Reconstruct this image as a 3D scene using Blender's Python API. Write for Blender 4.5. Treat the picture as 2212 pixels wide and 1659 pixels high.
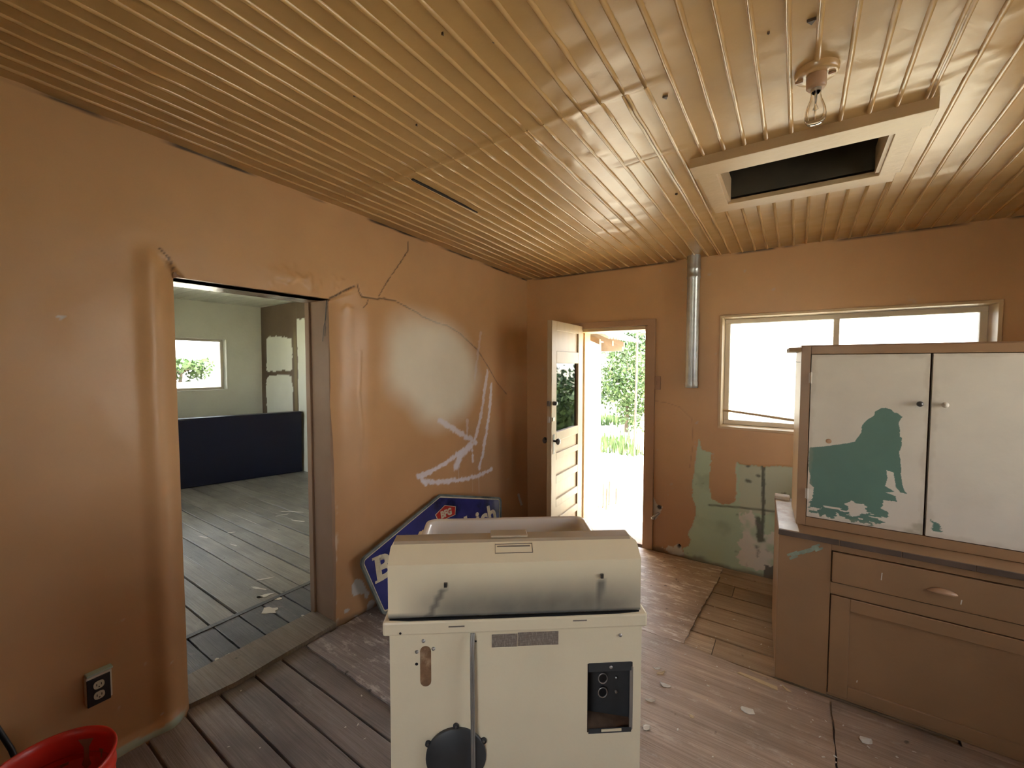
import bpy, bmesh, math, random
import numpy as np
from mathutils import Vector, Matrix

random.seed(7); RNG = np.random.default_rng(7)
scene = bpy.context.scene
COL = scene.collection
for _o in list(bpy.data.objects): bpy.data.objects.remove(_o)

# ------------------------------------------------------------------ camera
CAM = np.array([2.2853, -3.6675, 1.6]); YAW, PITCH, ROLL, FPX = 0.59333, -0.045617, 0.00097, 912.54
cd = bpy.data.cameras.new('camera'); cam = bpy.data.objects.new('camera', cd); COL.objects.link(cam)
cd.sensor_fit = 'HORIZONTAL'; cd.sensor_width = 36.0; cd.lens = FPX / 2212 * 36.0
cd.clip_start = 0.02; cd.clip_end = 400
_F = Vector((-math.sin(YAW)*math.cos(PITCH), math.cos(YAW)*math.cos(PITCH), math.sin(PITCH)))
_r = Vector((math.cos(YAW), math.sin(YAW), 0)); _u = _r.cross(_F)
_r2 = _r*math.cos(ROLL) + _u*math.sin(ROLL); _u2 = -_r*math.sin(ROLL) + _u*math.cos(ROLL)
cam.matrix_world = Matrix(((_r2.x, _u2.x, -_F.x, CAM[0]), (_r2.y, _u2.y, -_F.y, CAM[1]), (_r2.z, _u2.z, -_F.z, CAM[2]), (0, 0, 0, 1)))
scene.camera = cam

# ------------------------------------------------------------------ view, sky, sun
vs = scene.view_settings
vs.view_transform = 'Standard'; vs.look = 'None'; vs.gamma = 1.0; vs.use_curve_mapping = False
vs.exposure = 3.30
cy = scene.cycles
cy.use_denoising = True; cy.max_bounces = 6; cy.diffuse_bounces = 5; cy.glossy_bounces = 3
cy.transparent_max_bounces = 8; cy.transmission_bounces = 4
cy.use_adaptive_sampling = True; cy.adaptive_threshold = 0.06; cy.adaptive_min_samples = 16
cy.sample_clamp_indirect = 6.0; cy.caustics_reflective = False; cy.caustics_refractive = False
SKY_STRENGTH, SUN_STRENGTH = 1.0, 7.0
w = bpy.data.worlds.new('sky'); scene.world = w; w.use_nodes = True
wn, wl = w.node_tree.nodes, w.node_tree.links
wn.clear()
wo = wn.new('ShaderNodeOutputWorld'); wb = wn.new('ShaderNodeBackground'); wr = wn.new('ShaderNodeValToRGB')
wt = wn.new('ShaderNodeTexCoord'); wsx = wn.new('ShaderNodeSeparateXYZ')
wl.new(wt.outputs['Generated'], wsx.inputs[0]); wl.new(wsx.outputs['Z'], wr.inputs[0])
wr.color_ramp.elements[0].position = 0.0; wr.color_ramp.elements[0].color = (1.0, 0.98, 0.95, 1)
wr.color_ramp.elements[1].position = 0.8; wr.color_ramp.elements[1].color = (0.62, 0.78, 1.0, 1)
wl.new(wr.outputs[0], wb.inputs[0]); wb.inputs[1].default_value = SKY_STRENGTH
wl.new(wb.outputs[0], wo.inputs[0])
sl = bpy.data.lights.new('sun', 'SUN'); sl.energy = SUN_STRENGTH; sl.angle = math.radians(1.5); sl.color = (1.0, 0.95, 0.86)
sun = bpy.data.objects.new('sun', sl); COL.objects.link(sun)
sun.rotation_euler = Vector((0.60, -0.14, 0.80)).to_track_quat('Z', 'Y').to_euler()
def portal(name, loc, direction, sx, sy):
    l = bpy.data.lights.new(name, 'AREA'); l.shape = 'RECTANGLE'; l.size = sx; l.size_y = sy
    l.cycles.is_portal = True
    o = bpy.data.objects.new(name, l); COL.objects.link(o); o.location = loc
    o.rotation_euler = Vector(direction).to_track_quat('-Z', 'Z').to_euler()
portal('portal', (0.89, 0.27, 0.97), (0, -1, 0), 0.70, 1.95)
portal('portal', (2.53, 0.27, 1.54), (0, -1, 0), 1.50, 0.89)
portal('portal', (4.62, -1.575, 1.54), (-1, 0, 0), 1.25, 1.33)
portal('portal', (2.1, -5.72, 1.45), (0, 1, 0), 1.0, 1.2)
portal('portal', (-5.34, -3.1, 1.45), (1, 0, 0), 1.6, 1.3)
portal('portal', (-5.34, -1.16, 1.6), (1, 0, 0), 0.9, 0.77)
portal('portal', (-2.4, -4.52, 1.45), (0, 1, 0), 2.4, 1.3)

# ------------------------------------------------------------------ measuring helpers (pixel of the photo -> metric point on a known surface)
_R2, _U2, _FF = np.array(_r2), np.array(_u2), np.array(_F)
def ray(px, py): return _FF + _R2*((px-1106)/FPX) - _U2*((py-829.5)/FPX)
def at(px, py, ax, val):
    d = ray(px, py); t = (val-CAM[ax])/d[ax]; return CAM + t*d
def BW(px, py): p = at(px, py, 1, 0.0); return (p[0], p[2])         # back wall: x, z
def LW(px, py): p = at(px, py, 0, 0.0); return (p[1], p[2])         # left wall: y, z
H0, SY = 2.457, -0.0368
def ceil_z(y): return H0 + SY*y

# ------------------------------------------------------------------ numpy noise and masks
def _hash(ix, iy, seed):
    h = (ix.astype(np.int64)*374761393 + iy.astype(np.int64)*668265263 + seed*1442695) & 0x7fffffff
    h = ((h ^ (h >> 13))*1274126177) & 0x7fffffff
    return ((h ^ (h >> 16)) & 0xffff)/65535.0
def vnoise(x, y, seed=0):
    ix, iy = np.floor(x), np.floor(y); fx, fy = x-ix, y-iy
    fx = fx*fx*(3-2*fx); fy = fy*fy*(3-2*fy)
    a, b, c, d = _hash(ix, iy, seed), _hash(ix+1, iy, seed), _hash(ix, iy+1, seed), _hash(ix+1, iy+1, seed)
    return (a*(1-fx)+b*fx)*(1-fy)+(c*(1-fx)+d*fx)*fy
def fbm(x, y, scale=1.0, octaves=4, seed=0):
    s, amp, tot = 0, 1.0, 0
    for o in range(octaves):
        s = s+amp*(vnoise(x*scale*2**o, y*scale*2**o, seed+o*17)-.5)*2; tot += amp; amp *= .5
    return s/tot
def in_poly(x, y, poly):
    r = np.zeros(x.shape, bool); n = len(poly); j = n-1
    for i in range(n):
        xi, yi = poly[i]; xj, yj = poly[j]
        if yi != yj:
            c = ((yi > y) != (yj > y)) & (x < (xj-xi)*(y-yi)/(yj-yi)+xi); r ^= c
        j = i
    return r
def dist_line(x, y, pts):
    d = np.full(x.shape, 1e9)
    for (ax, ay), (bx, by) in zip(pts[:-1], pts[1:]):
        vx, vy = bx-ax, by-ay; L = vx*vx+vy*vy+1e-12
        t = np.clip(((x-ax)*vx+(y-ay)*vy)/L, 0, 1)
        d = np.minimum(d, np.hypot(x-ax-t*vx, y-ay-t*vy))
    return d
def smooth(e0, e1, v):
    t = np.clip((v-e0)/(e1-e0), 0, 1); return t*t*(3-2*t)
def mixc(c, col, m):
    return c*(1-m[..., None])+np.array(col)*m[..., None]

# ------------------------------------------------------------------ materials
def srgb(r, g, b):
    f = lambda v: ((v/255+0.055)/1.055)**2.4 if v/255 > 0.04045 else v/255/12.92
    return (f(r), f(g), f(b))
MATS = {}
def new_mat(name):
    m = bpy.data.materials.new(name); m.use_nodes = True; MATS[name] = m
    nt = m.node_tree; nt.nodes.clear()
    out = nt.nodes.new('ShaderNodeOutputMaterial'); b = nt.nodes.new('ShaderNodeBsdfPrincipled')
    nt.links.new(b.outputs[0], out.inputs[0])
    return m, nt, b
def mat(name, col, rough=0.6, var=0.12, scale=6.0, metal=0.0, bump=0.0, bscale=40.0, stretch=(1, 1, 1), col2=None, spec=0.5, attr=None, dirt=None):
    """procedural paint / wood / metal: base colour varied by noise, optional second colour in patches, fine bump"""
    m, nt, b = new_mat(name); N, L = nt.nodes.new, nt.links.new
    tc = N('ShaderNodeTexCoord'); mp = N('ShaderNodeMapping'); mp.inputs['Scale'].default_value = stretch
    L(tc.outputs['Object'], mp.inputs[0])
    nz = N('ShaderNodeTexNoise'); nz.inputs['Scale'].default_value = scale; nz.inputs['Detail'].default_value = 6
    L(mp.outputs[0], nz.inputs['Vector'])
    mr = N('ShaderNodeMapRange'); mr.inputs[1].default_value = .25; mr.inputs[2].default_value = .75
    mr.inputs[3].default_value = 1-var; mr.inputs[4].default_value = 1+var
    L(nz.outputs[0], mr.inputs[0])
    if attr:
        base = N('ShaderNodeAttribute'); base.attribute_name = attr; src = base.outputs['Color']
    else:
        base = N('ShaderNodeRGB'); base.outputs[0].default_value = (*col, 1); src = base.outputs[0]
    if col2 is not None:
        n2 = N('ShaderNodeTexNoise'); n2.inputs['Scale'].default_value = scale*.6; n2.inputs['Detail'].default_value = 8; n2.inputs['Roughness'].default_value = .65
        L(mp.outputs[0], n2.inputs['Vector'])
        rp = N('ShaderNodeMapRange'); rp.inputs[1].default_value = .5; rp.inputs[2].default_value = .66
        L(n2.outputs[0], rp.inputs[0])
        mx = N('ShaderNodeMix'); mx.data_type = 'RGBA'; L(rp.outputs[0], mx.inputs[0]); L(src, mx.inputs[6])
        mx.inputs[7].default_value = (*col2, 1); src = mx.outputs[2]
    hs = N('ShaderNodeVectorMath'); hs.operation = 'SCALE'; L(src, hs.inputs[0]); L(mr.outputs[0], hs.inputs['Scale'])
    L(hs.outputs[0], b.inputs['Base Color'])
    b.inputs['Roughness'].default_value = rough; b.inputs['Metallic'].default_value = metal
    b.inputs['Specular IOR Level'].default_value = spec
    if bump:
        nb = N('ShaderNodeTexNoise'); nb.inputs['Scale'].default_value = bscale; nb.inputs['Detail'].default_value = 5
        L(mp.outputs[0], nb.inputs['Vector'])
        bp = N('ShaderNodeBump'); bp.inputs['Strength'].default_value = bump; bp.inputs['Distance'].default_value = .01
        L(nb.outputs[0], bp.inputs['Height']); L(bp.outputs[0], b.inputs['Normal'])
    return m
def wood(name, dark, light, scuff=(.6, .56, .52), rough=.5, amount=.5, grain=1.0, swirl=0.0, lo_=.58):
    m, nt, b = new_mat(name); N, L = nt.nodes.new, nt.links.new
    tc = N('ShaderNodeTexCoord'); oi = N('ShaderNodeObjectInfo'); ad = N('ShaderNodeVectorMath'); ad.operation = 'ADD'
    ml = N('ShaderNodeMath'); ml.operation = 'MULTIPLY'; ml.inputs[1].default_value = 37.0; L(oi.outputs['Random'], ml.inputs[0])
    L(tc.outputs['Object'], ad.inputs[0]); L(ml.outputs[0], ad.inputs[1])
    def noise(scale, stretch, detail=6, rg=.6, dist=0.0):
        mp = N('ShaderNodeMapping'); mp.inputs['Scale'].default_value = stretch; L(ad.outputs[0], mp.inputs[0])
        n = N('ShaderNodeTexNoise'); n.inputs['Scale'].default_value = scale; n.inputs['Detail'].default_value = detail; n.inputs['Roughness'].default_value = rg; n.inputs['Distortion'].default_value = dist
        L(mp.outputs[0], n.inputs['Vector']); return n
    def ramp(n, a, c_):
        r = N('ShaderNodeMapRange'); r.inputs[1].default_value = a; r.inputs[2].default_value = c_; L(n.outputs[0], r.inputs[0]); return r
    def mix(fac, A, B):
        x = N('ShaderNodeMix'); x.data_type = 'RGBA'
        if isinstance(fac, float): x.inputs[0].default_value = fac
        else: L(fac, x.inputs[0])
        for sk, v in ((6, A), (7, B)):
            if isinstance(v, tuple): x.inputs[sk].default_value = (*v, 1)
            else: L(v, x.inputs[sk])
        return x.outputs[2]
    g1 = ramp(noise(4*grain, (.35, 6, 1), 8, .65, swirl), .32, .68); base = mix(g1.outputs[0], dark, light)
    g2 = ramp(noise(30*grain, (.12, 6, 1), 4, .6, swirl*.5), .40, .72); dk = tuple(v*.45 for v in dark)
    m2 = N('ShaderNodeMath'); m2.operation = 'MULTIPLY'; m2.inputs[1].default_value = .55; L(g2.outputs[0], m2.inputs[0]); base = mix(m2.outputs[0], base, dk)
    g3 = ramp(noise(2.2, (1, 1, 1), 4, .5), .45, .70); m3 = N('ShaderNodeMath'); m3.operation = 'MULTIPLY'; m3.inputs[1].default_value = .62; L(g3.outputs[0], m3.inputs[0]); base = mix(m3.outputs[0], base, dk)
    s1 = ramp(noise(11, (.6, 1.6, 1), 12, .75), lo_, lo_+.10); m4 = N('ShaderNodeMath'); m4.operation = 'MULTIPLY'; m4.inputs[1].default_value = amount; L(s1.outputs[0], m4.inputs[0]); base = mix(m4.outputs[0], base, scuff)
    k1 = ramp(noise(16, (1, 1, 1), 3, .5), .70, .76); base = mix(k1.outputs[0], base, tuple(v*.35 for v in dark))
    hs = N('ShaderNodeMapRange'); hs.inputs[3].default_value = .82; hs.inputs[4].default_value = 1.15; L(oi.outputs['Random'], hs.inputs[0])
    sc = N('ShaderNodeVectorMath'); sc.operation = 'SCALE'; L(base, sc.inputs[0]); L(hs.outputs[0], sc.inputs['Scale']); L(sc.outputs[0], b.inputs['Base Color'])
    b.inputs['Roughness'].default_value = rough
    nb = noise(40*grain, (.15, 5, 1), 4); bp = N('ShaderNodeBump'); bp.inputs['Strength'].default_value = .25; bp.inputs['Distance'].default_value = .01; L(nb.outputs[0], bp.inputs['Height']); L(bp.outputs[0], b.inputs['Normal'])
    return m
def printed(name, col, ink, lines=300.0):
    m, nt, b = new_mat(name); N, L = nt.nodes.new, nt.links.new
    tc = N('ShaderNodeTexCoord'); wv = N('ShaderNodeTexWave'); wv.wave_type = 'BANDS'; wv.bands_direction = 'Z'; wv.inputs['Scale'].default_value = lines/6.283; wv.inputs['Distortion'].default_value = 0
    L(tc.outputs['Object'], wv.inputs['Vector'])
    mp = N('ShaderNodeMapping'); mp.inputs['Scale'].default_value = (260, 1, 90); L(tc.outputs['Object'], mp.inputs[0])
    nz = N('ShaderNodeTexNoise'); nz.inputs['Scale'].default_value = 1.0; nz.inputs['Detail'].default_value = 2; L(mp.outputs[0], nz.inputs['Vector'])
    r1 = N('ShaderNodeMapRange'); r1.inputs[1].default_value = .55; r1.inputs[2].default_value = .75; L(wv.outputs['Fac'], r1.inputs[0])
    r2 = N('ShaderNodeMapRange'); r2.inputs[1].default_value = .40; r2.inputs[2].default_value = .50; L(nz.outputs[0], r2.inputs[0])
    ml = N('ShaderNodeMath'); ml.operation = 'MULTIPLY'; L(r1.outputs[0], ml.inputs[0]); L(r2.outputs[0], ml.inputs[1])
    mx = N('ShaderNodeMix'); mx.data_type = 'RGBA'; L(ml.outputs[0], mx.inputs[0]); mx.inputs[6].default_value = (*col, 1); mx.inputs[7].default_value = (*ink, 1)
    L(mx.outputs[2], b.inputs['Base Color']); b.inputs['Roughness'].default_value = .4; b.inputs['Metallic'].default_value = .3
    return m
def thin_glass(name, dirt=0.0, tint=(1, 1, 1)):
    m = bpy.data.materials.new(name); m.use_nodes = True; MATS[name] = m; nt = m.node_tree; nt.nodes.clear()
    N, L = nt.nodes.new, nt.links.new
    out = N('ShaderNodeOutputMaterial'); tr = N('ShaderNodeBsdfTransparent'); tr.inputs[0].default_value = (*tint, 1)
    gl = N('ShaderNodeBsdfGlossy'); gl.inputs['Roughness'].default_value = .02
    fr = N('ShaderNodeFresnel'); fr.inputs[0].default_value = 1.6
    mx = N('ShaderNodeMixShader'); L(fr.outputs[0], mx.inputs[0]); L(tr.outputs[0], mx.inputs[1]); L(gl.outputs[0], mx.inputs[2])
    last = mx
    if dirt:
        df = N('ShaderNodeBsdfTranslucent'); df.inputs[0].default_value = (.85, .84, .78, 1)
        nz = N('ShaderNodeTexNoise'); nz.inputs['Scale'].default_value = 3; nz.inputs['Detail'].default_value = 8
        tc = N('ShaderNodeTexCoord'); L(tc.outputs['Object'], nz.inputs['Vector'])
        mr = N('ShaderNodeMapRange'); mr.inputs[1].default_value = .3; mr.inputs[2].default_value = .7
        mr.inputs[3].default_value = dirt*.4; mr.inputs[4].default_value = dirt*1.4; L(nz.outputs[0], mr.inputs[0])
        m2 = N('ShaderNodeMixShader'); L(mr.outputs[0], m2.inputs[0]); L(mx.outputs[0], m2.inputs[1]); L(df.outputs[0], m2.inputs[2]); last = m2
    L(last.outputs[0], out.inputs[0])
    return m

BROWN = (0.60, 0.355, 0.165)       # the tan gloss paint of the room
mat('wall_paint', BROWN, .38, .06, 3, attr='paint', bump=.03, bscale=50, spec=.6)
mat('ceiling_paint', (0.48, 0.295, 0.110), .33, .10, 4, bump=.09, bscale=22, spec=.5)
mat('batten_paint', (0.49, 0.30, 0.125), .24, .10, 8, bump=.10, bscale=40, spec=.6)
mat('brown_paint', (0.42, 0.25, 0.14), .42, .08, 5, bump=.1, bscale=50)
mat('cabinet_paint', (0.31, 0.178, 0.088), .40, .08, 5, bump=.1, bscale=50)
mat('brown_worn', (0.42, 0.25, 0.14), .45, .1, 5, col2=(.34, .24, .17), bump=.15)
mat('jamb_paint', (0.33, 0.22, 0.15), .22, .08, 5, bump=.15, bscale=25)
mat('hatch_paint', (0.52, 0.36, 0.19), .4, .08, 6, bump=.15)
mat('attic_wood', (0.055, 0.045, 0.028), .8, .2, 8)
mat('white_paint', (0.66, 0.60, 0.50), .5, .06, 5, bump=.08)
mat('door_paint', (0.7, 0.64, 0.54), .45, .05, 7, attr='paint', bump=.08)
mat('side_white', (0.58, 0.60, 0.52), .7, .06, 2.5, attr='paint', bump=.25, bscale=25)
mat('side_ceiling_white', (0.72, 0.72, 0.62), .6, .04, 3)
wood('grey_plank', (.24, .20, .185), (.37, .32, .30), (.52, .47, .44), .55, .4)
wood('side_plank', (.26, .245, .205), (.36, .335, .285), (.55, .52, .46), .42, .25)
wood('side_plank_dark', (.12, .12, .13), (.19, .185, .19), (.36, .33, .29), .5, .45)
wood('tan_plank', (.38, .26, .165), (.54, .41, .28), (.62, .54, .42), .55, .3)
wood('plywood', (.36, .25, .18), (.54, .40, .30), (.66, .57, .48), .45, .45, .8, 1.2, .56)
wood('plywood_scuffed', (.36, .25, .18), (.54, .40, .30), (.80, .73, .66), .45, .7, .8, 1.2, .52)
wood('plywood_grey', (.26, .225, .215), (.42, .37, .35), (.66, .62, .60), .5, .75, .8, 1.8, .53)
mat('bare_wood', (0.45, 0.32, 0.19), .6, .15, 6, bump=.2, stretch=(3, 3, .4))
wood('threshold_wood', (.24, .19, .14), (.36, .31, .25), (.46, .42, .36), .6, .3)
mat('pine', (0.62, 0.46, 0.27), .45, .08, 6, bump=.12, stretch=(2, 2, .4))
mat('door_wood', (0.46, 0.34, 0.20), .42, .08, 6, bump=.12, stretch=(2, 2, .4))
mat('galvanized', (0.50, 0.52, 0.52), .38, .18, 14, metal=.85, bump=.08)
mat('black_metal', (0.03, 0.03, 0.032), .4, .2, 20, metal=.4)
mat('dark_metal', (0.12, 0.11, 0.10), .35, .2, 20, metal=.7)
mat('steel', (0.55, 0.53, 0.5), .35, .1, 20, metal=.9)
mat('stove_enamel', (0.90, 0.79, 0.56), .38, .05, 4, bump=.03, bscale=120)
mat('stove_back_guard', (0.90, 0.79, 0.56), .38, .05, 4, attr='paint', bump=.03, bscale=120)
mat('charcoal_metal', (0.055, 0.057, 0.06), .5, .1, 30, metal=.2)
mat('rust_insulation', (0.24, 0.13, 0.065), .8, .35, 40, col2=(.40, .27, .16), bump=.3)
mat('box_rust', (0.11, 0.065, 0.04), .8, .3, 40)
mat('guard_trim', (0.50, 0.41, 0.29), .4, .06, 8)
mat('conduit', (0.30, 0.28, 0.25), .35, .1, 30, metal=.3)
mat('label_plate', (0.33, 0.28, 0.23), .35, .25, 60, metal=.5, stretch=(.25, 1, 5))
printed('printed_plate', (.42, .36, .30), (.13, .10, .085), 1050.0)
mat('white_enamel', (0.88, 0.84, 0.80), .12, .03, 5)
mat('sign_blue', (0.03, 0.035, 0.17), .22, .35, 5, col2=(.012, .014, .03))
mat('sign_edge', (0.16, 0.19, 0.18), .5, .4, 12, metal=.3, col2=(.05, .07, .07))
mat('sign_cream', (0.66, 0.60, 0.44), .4, .2, 8, col2=(.46, .40, .25))
mat('sign_letters', (0.66, 0.60, 0.44), .4, .2, 14, col2=(.10, .08, .07))
mat('sign_red', (0.38, 0.02, 0.015), .3, .1, 8)
mat('red_plastic', (0.56, 0.025, 0.012), .35, .12, 7, col2=(.42, .05, .035), bump=.04)
mat('bucket_dirt', (0.30, 0.16, 0.10), .8, .3, 12)
mat('outlet_black', (0.014, 0.012, 0.014), .4, .1, 10)
mat('outlet_ivory', (0.60, 0.55, 0.42), .4, .05, 10)
mat('mint_paint', (0.42, 0.52, 0.42), .6, .2, 12)
mat('navy_vinyl', (0.006, 0.009, 0.024), .32, .1, 5, bump=.04, bscale=200)
mat('counter_laminate', (0.62, 0.56, 0.47), .4, .2, 10, col2=(.42, .27, .18))
mat('counter_edge', (0.10, 0.065, 0.045), .5, .3, 10)
mat('teal_paint', (0.10, 0.19, 0.15), .5, .15, 10)
mat('mint_scuff', (0.26, 0.32, 0.25), .6, .3, 30)
mat('paint_flake', (0.66, 0.62, 0.56), .6, .1, 10)
mat('wood_splinter', (0.58, 0.44, 0.26), .6, .15, 10)
mat('outer_stucco', (0.82, 0.76, 0.70), .8, .05, 3)
mat('dry_ground', (0.52, 0.47, 0.37), .9, .15, 1.2, col2=(.20, .25, .10))
mat('leaf_green', (0.03, 0.062, 0.014), .5, .35, 3)
mat('leaf_light', (0.06, 0.105, 0.028), .5, .35, 3)
mat('bark', (0.12, 0.09, 0.065), .9, .3, 8)
mat('rusty_roof', (0.38, 0.34, 0.30), .5, .25, 4, metal=.4, col2=(.30, .22, .16))
mat('weathered_board', (0.42, 0.36, 0.30), .8, .3, 6)
mat('blue_tarp', (0.20, 0.36, 0.55), .6, .1, 4)
thin_glass('glass_clear'); thin_glass('glass_dusty', .30)
_m, _nt, _b = new_mat('bulb_glass'); _b.inputs['Base Color'].default_value = (1, 1, 1, 1); _b.inputs['Roughness'].default_value = 0.02
_b.inputs['Transmission Weight'].default_value = 1.0; _b.inputs['IOR'].default_value = 1.08

# ------------------------------------------------------------------ mesh builder
class MB:
    def __init__(s): s.v, s.f, s.smooth = [], [], []
    def add(s, vs, fs, sm=False):
        o = len(s.v); s.v += [tuple(map(float, p)) for p in vs]; s.f += [tuple(i+o for i in f) for f in fs]; s.smooth += [sm]*len(fs); return s
    def box(s, x0, x1, y0, y1, z0, z1):
        return s.add([(x0,y0,z0),(x1,y0,z0),(x1,y1,z0),(x0,y1,z0),(x0,y0,z1),(x1,y0,z1),(x1,y1,z1),(x0,y1,z1)],
                     [(0,3,2,1),(4,5,6,7),(0,1,5,4),(1,2,6,5),(2,3,7,6),(3,0,4,7)])
    def prism(s, poly, axis, a, b, sm=False):
        """poly: list of 2D points; extruded along axis from a to b. axis x:(y,z) y:(x,z) z:(x,y)"""
        n = len(poly)
        mk = {'x': lambda p, t: (t, p[0], p[1]), 'y': lambda p, t: (p[0], t, p[1]), 'z': lambda p, t: (p[0], p[1], t)}[axis]
        vs = [mk(p, a) for p in poly]+[mk(p, b) for p in poly]
        s.add(vs, [tuple(range(n-1, -1, -1)), tuple(range(n, 2*n))])
        return s.add(vs, [(i, (i+1) % n, n+(i+1) % n, n+i) for i in range(n)], sm)
    def tube(s, pts, r, n=10, cap=True):
        pts = [Vector(p) for p in pts]; rs = r if isinstance(r, (list, tuple)) else [r]*len(pts)
        up = None; rings = []
        for i, p in enumerate(pts):
            t = (pts[min(i+1, len(pts)-1)]-pts[max(i-1, 0)]).normalized()
            if up is None: up = t.orthogonal().normalized()
            up = (up-t*up.dot(t)).normalized(); w2 = t.cross(up)
            rings.append([p+(up*math.cos(2*math.pi*k/n)+w2*math.sin(2*math.pi*k/n))*rs[i] for k in range(n)])
        vs = [q for R in rings for q in R]; fs = []
        for i in range(len(pts)-1):
            for k in range(n): fs.append((i*n+k, i*n+(k+1) % n, (i+1)*n+(k+1) % n, (i+1)*n+k))
        s.add(vs, fs, True)
        if cap: s.add([q for q in rings[0]], [tuple(range(n-1, -1, -1))]); s.add([q for q in rings[-1]], [tuple(range(n))])
        return s
    def lathe(s, prof, c=(0, 0, 0), n=24, axis='z'):
        vs, fs = [], []
        for (r, h) in prof:
            for k in range(n):
                a = 2*math.pi*k/n; x, y = r*math.cos(a), r*math.sin(a)
                p = {'z': (x, y, h), 'y': (x, h, y), 'x': (h, x, y)}[axis]
                vs.append((p[0]+c[0], p[1]+c[1], p[2]+c[2]))
        for i in range(len(prof)-1):
            for k in range(n): fs.append((i*n+k, i*n+(k+1) % n, (i+1)*n+(k+1) % n, (i+1)*n+k))
        return s.add(vs, fs, True)
    def mesh(s, name):
        me = bpy.data.meshes.new(name); me.from_pydata(s.v, [], s.f); me.update()
        me.polygons.foreach_set('use_smooth', s.smooth); return me
    def build(s, name, material, parent=None, bevel=0.0, loc=None, rz=None):
        me = s.mesh(name); me.materials.append(MATS[material]); return link(name, me, parent, bevel, loc, rz)
def link(name, me, parent=None, bevel=0.0, loc=None, rz=None):
    o = bpy.data.objects.new(name, me); COL.objects.link(o)
    if parent is not None: o.parent = parent
    if loc is not None: o.location = loc
    if rz is not None: o.rotation_euler = (0, 0, rz)
    if bevel:
        b = o.modifiers.new('bevel', 'BEVEL'); b.width = bevel; b.segments = 2; b.limit_method = 'ANGLE'; b.angle_limit = math.radians(35)
    return o
def empty(name, loc=(0, 0, 0), rz=0.0):
    o = bpy.data.objects.new(name, None); COL.objects.link(o); o.location = loc; o.rotation_euler = (0, 0, rz); o.empty_display_size = .05; return o
def tag(o, label, cat, group=None, kind=None):
    o['label'] = label; o['category'] = cat
    if group: o['group'] = group
    if kind: o['kind'] = kind
    return o
def setattr_color(me, cols):
    a = me.color_attributes.new('paint', 'FLOAT_COLOR', 'POINT')
    c = np.ones((len(me.vertices), 4), np.float32); c[:, :3] = cols; a.data.foreach_set('color', c.ravel())
def grid_mesh(name, us, vsn, pos, color, holes=(), extra=None, extra_col=BROWN, flip=False):
    """relief surface over (u,v) with rectangular holes; pos(U,V)->xyz arrays, color(U,V)->rgb; extra: MB of plain boxes behind it"""
    for h in holes: us = np.union1d(us, [h[0], h[1]]); vsn = np.union1d(vsn, [h[2], h[3]])
    def thin(a, keep):
        st_ = np.median(np.diff(a)); k_ = np.array(keep) if keep else np.array([1e9])
        d_ = np.abs(a[:, None]-k_[None, :]).min(1); return a[(d_ < 1e-9) | (d_ > .45*st_)]
    us = thin(us, [v for h in holes for v in h[:2]]); vsn = thin(vsn, [v for h in holes for v in h[2:]])
    U, V = np.meshgrid(us, vsn, indexing='ij'); X, Y, Z = pos(U, V)
    verts = np.stack([X, Y, Z], -1).reshape(-1, 3); cols = color(U, V).reshape(-1, 3)
    nu, nv = len(us), len(vsn); idx = np.arange(nu*nv).reshape(nu, nv)
    q = np.stack([idx[:-1, :-1], idx[1:, :-1], idx[1:, 1:], idx[:-1, 1:]], -1)
    cu = (us[:-1]+us[1:])[:, None]/2; cv = (vsn[:-1]+vsn[1:])[None, :]/2
    keep = np.ones((nu-1, nv-1), bool)
    for h in holes: keep &= ~((cu > h[0]) & (cu < h[1]) & (cv > h[2]) & (cv < h[3]))
    q = q[keep]
    if flip: q = q[:, ::-1]
    faces = q.tolist(); verts = verts.tolist(); sm = [True]*len(faces)
    if extra is not None:
        o = len(verts); verts += extra.v; faces += [tuple(i+o for i in f) for f in extra.f]; sm += [False]*len(extra.f)
        cols = np.concatenate([cols, np.tile(np.array(extra_col), (len(extra.v), 1))])
    me = bpy.data.meshes.new(name); me.from_pydata(verts, [], faces); me.update()
    me.polygons.foreach_set('use_smooth', sm); setattr_color(me, cols)
    return me
def structure(o, label, cat): return tag(o, label, cat, kind='structure')

# ================================================================== THE ROOM
RX, RY = 4.35, -5.45                       # right wall, rear wall
DOOR = (0.545, 1.225, -0.02, 1.938); WIN = (1.777, 3.274, 1.10, 1.985)
# ---- back wall
def crop5(pts): return [BW(1380+x/4.608, 900+y/4.608) for x, y in pts]
GREEN = crop5([(600,230),(625,320),(700,350),(720,370),(715,480),(705,600),(700,720),(720,820),(800,862),(900,875),(960,850),(975,760),(975,600),(965,450),(1000,465),(1060,480),(1250,490),(1530,500),(1900,520),(1900,1800),(460,1500),(455,1380),(440,1310),(500,1280),(520,1230),(490,1180),(500,1150),(530,1080),(565,1000),(570,900),(550,850),(525,800),(535,700),(555,560),(570,400),(580,300)])
GREY = crop5([(1000,480),(1900,500),(1900,1000),(1010,960)])
PLAST = crop5([(1010,980),(1120,930),(1150,1010),(1190,1040),(1260,1180),(1330,1160),(1500,1100),(1900,1100),(1900,1750),(1000,1480),(990,1300),(1040,1150)])
DARKV = crop5([(1238,500),(1238,1000),(1225,1230)]); DARKV2 = crop5([(1190,1030),(1215,1230)]); DARKH = crop5([(700,880),(1000,905),(1390,950),(1700,990)])
SPOT = crop5([(1090,640)])[0]; SPOT2 = crop5([(1190,590)])[0]
ROT = crop5([(1250,1470),(1320,1500),(1390,1430),(1700,1400),(1700,1800),(1240,1620)])
PEEL = crop5([(220,1290),(260,1320),(300,1280),(340,1300),(380,1262),(425,1300),(460,1400),(300,1360)])
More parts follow.
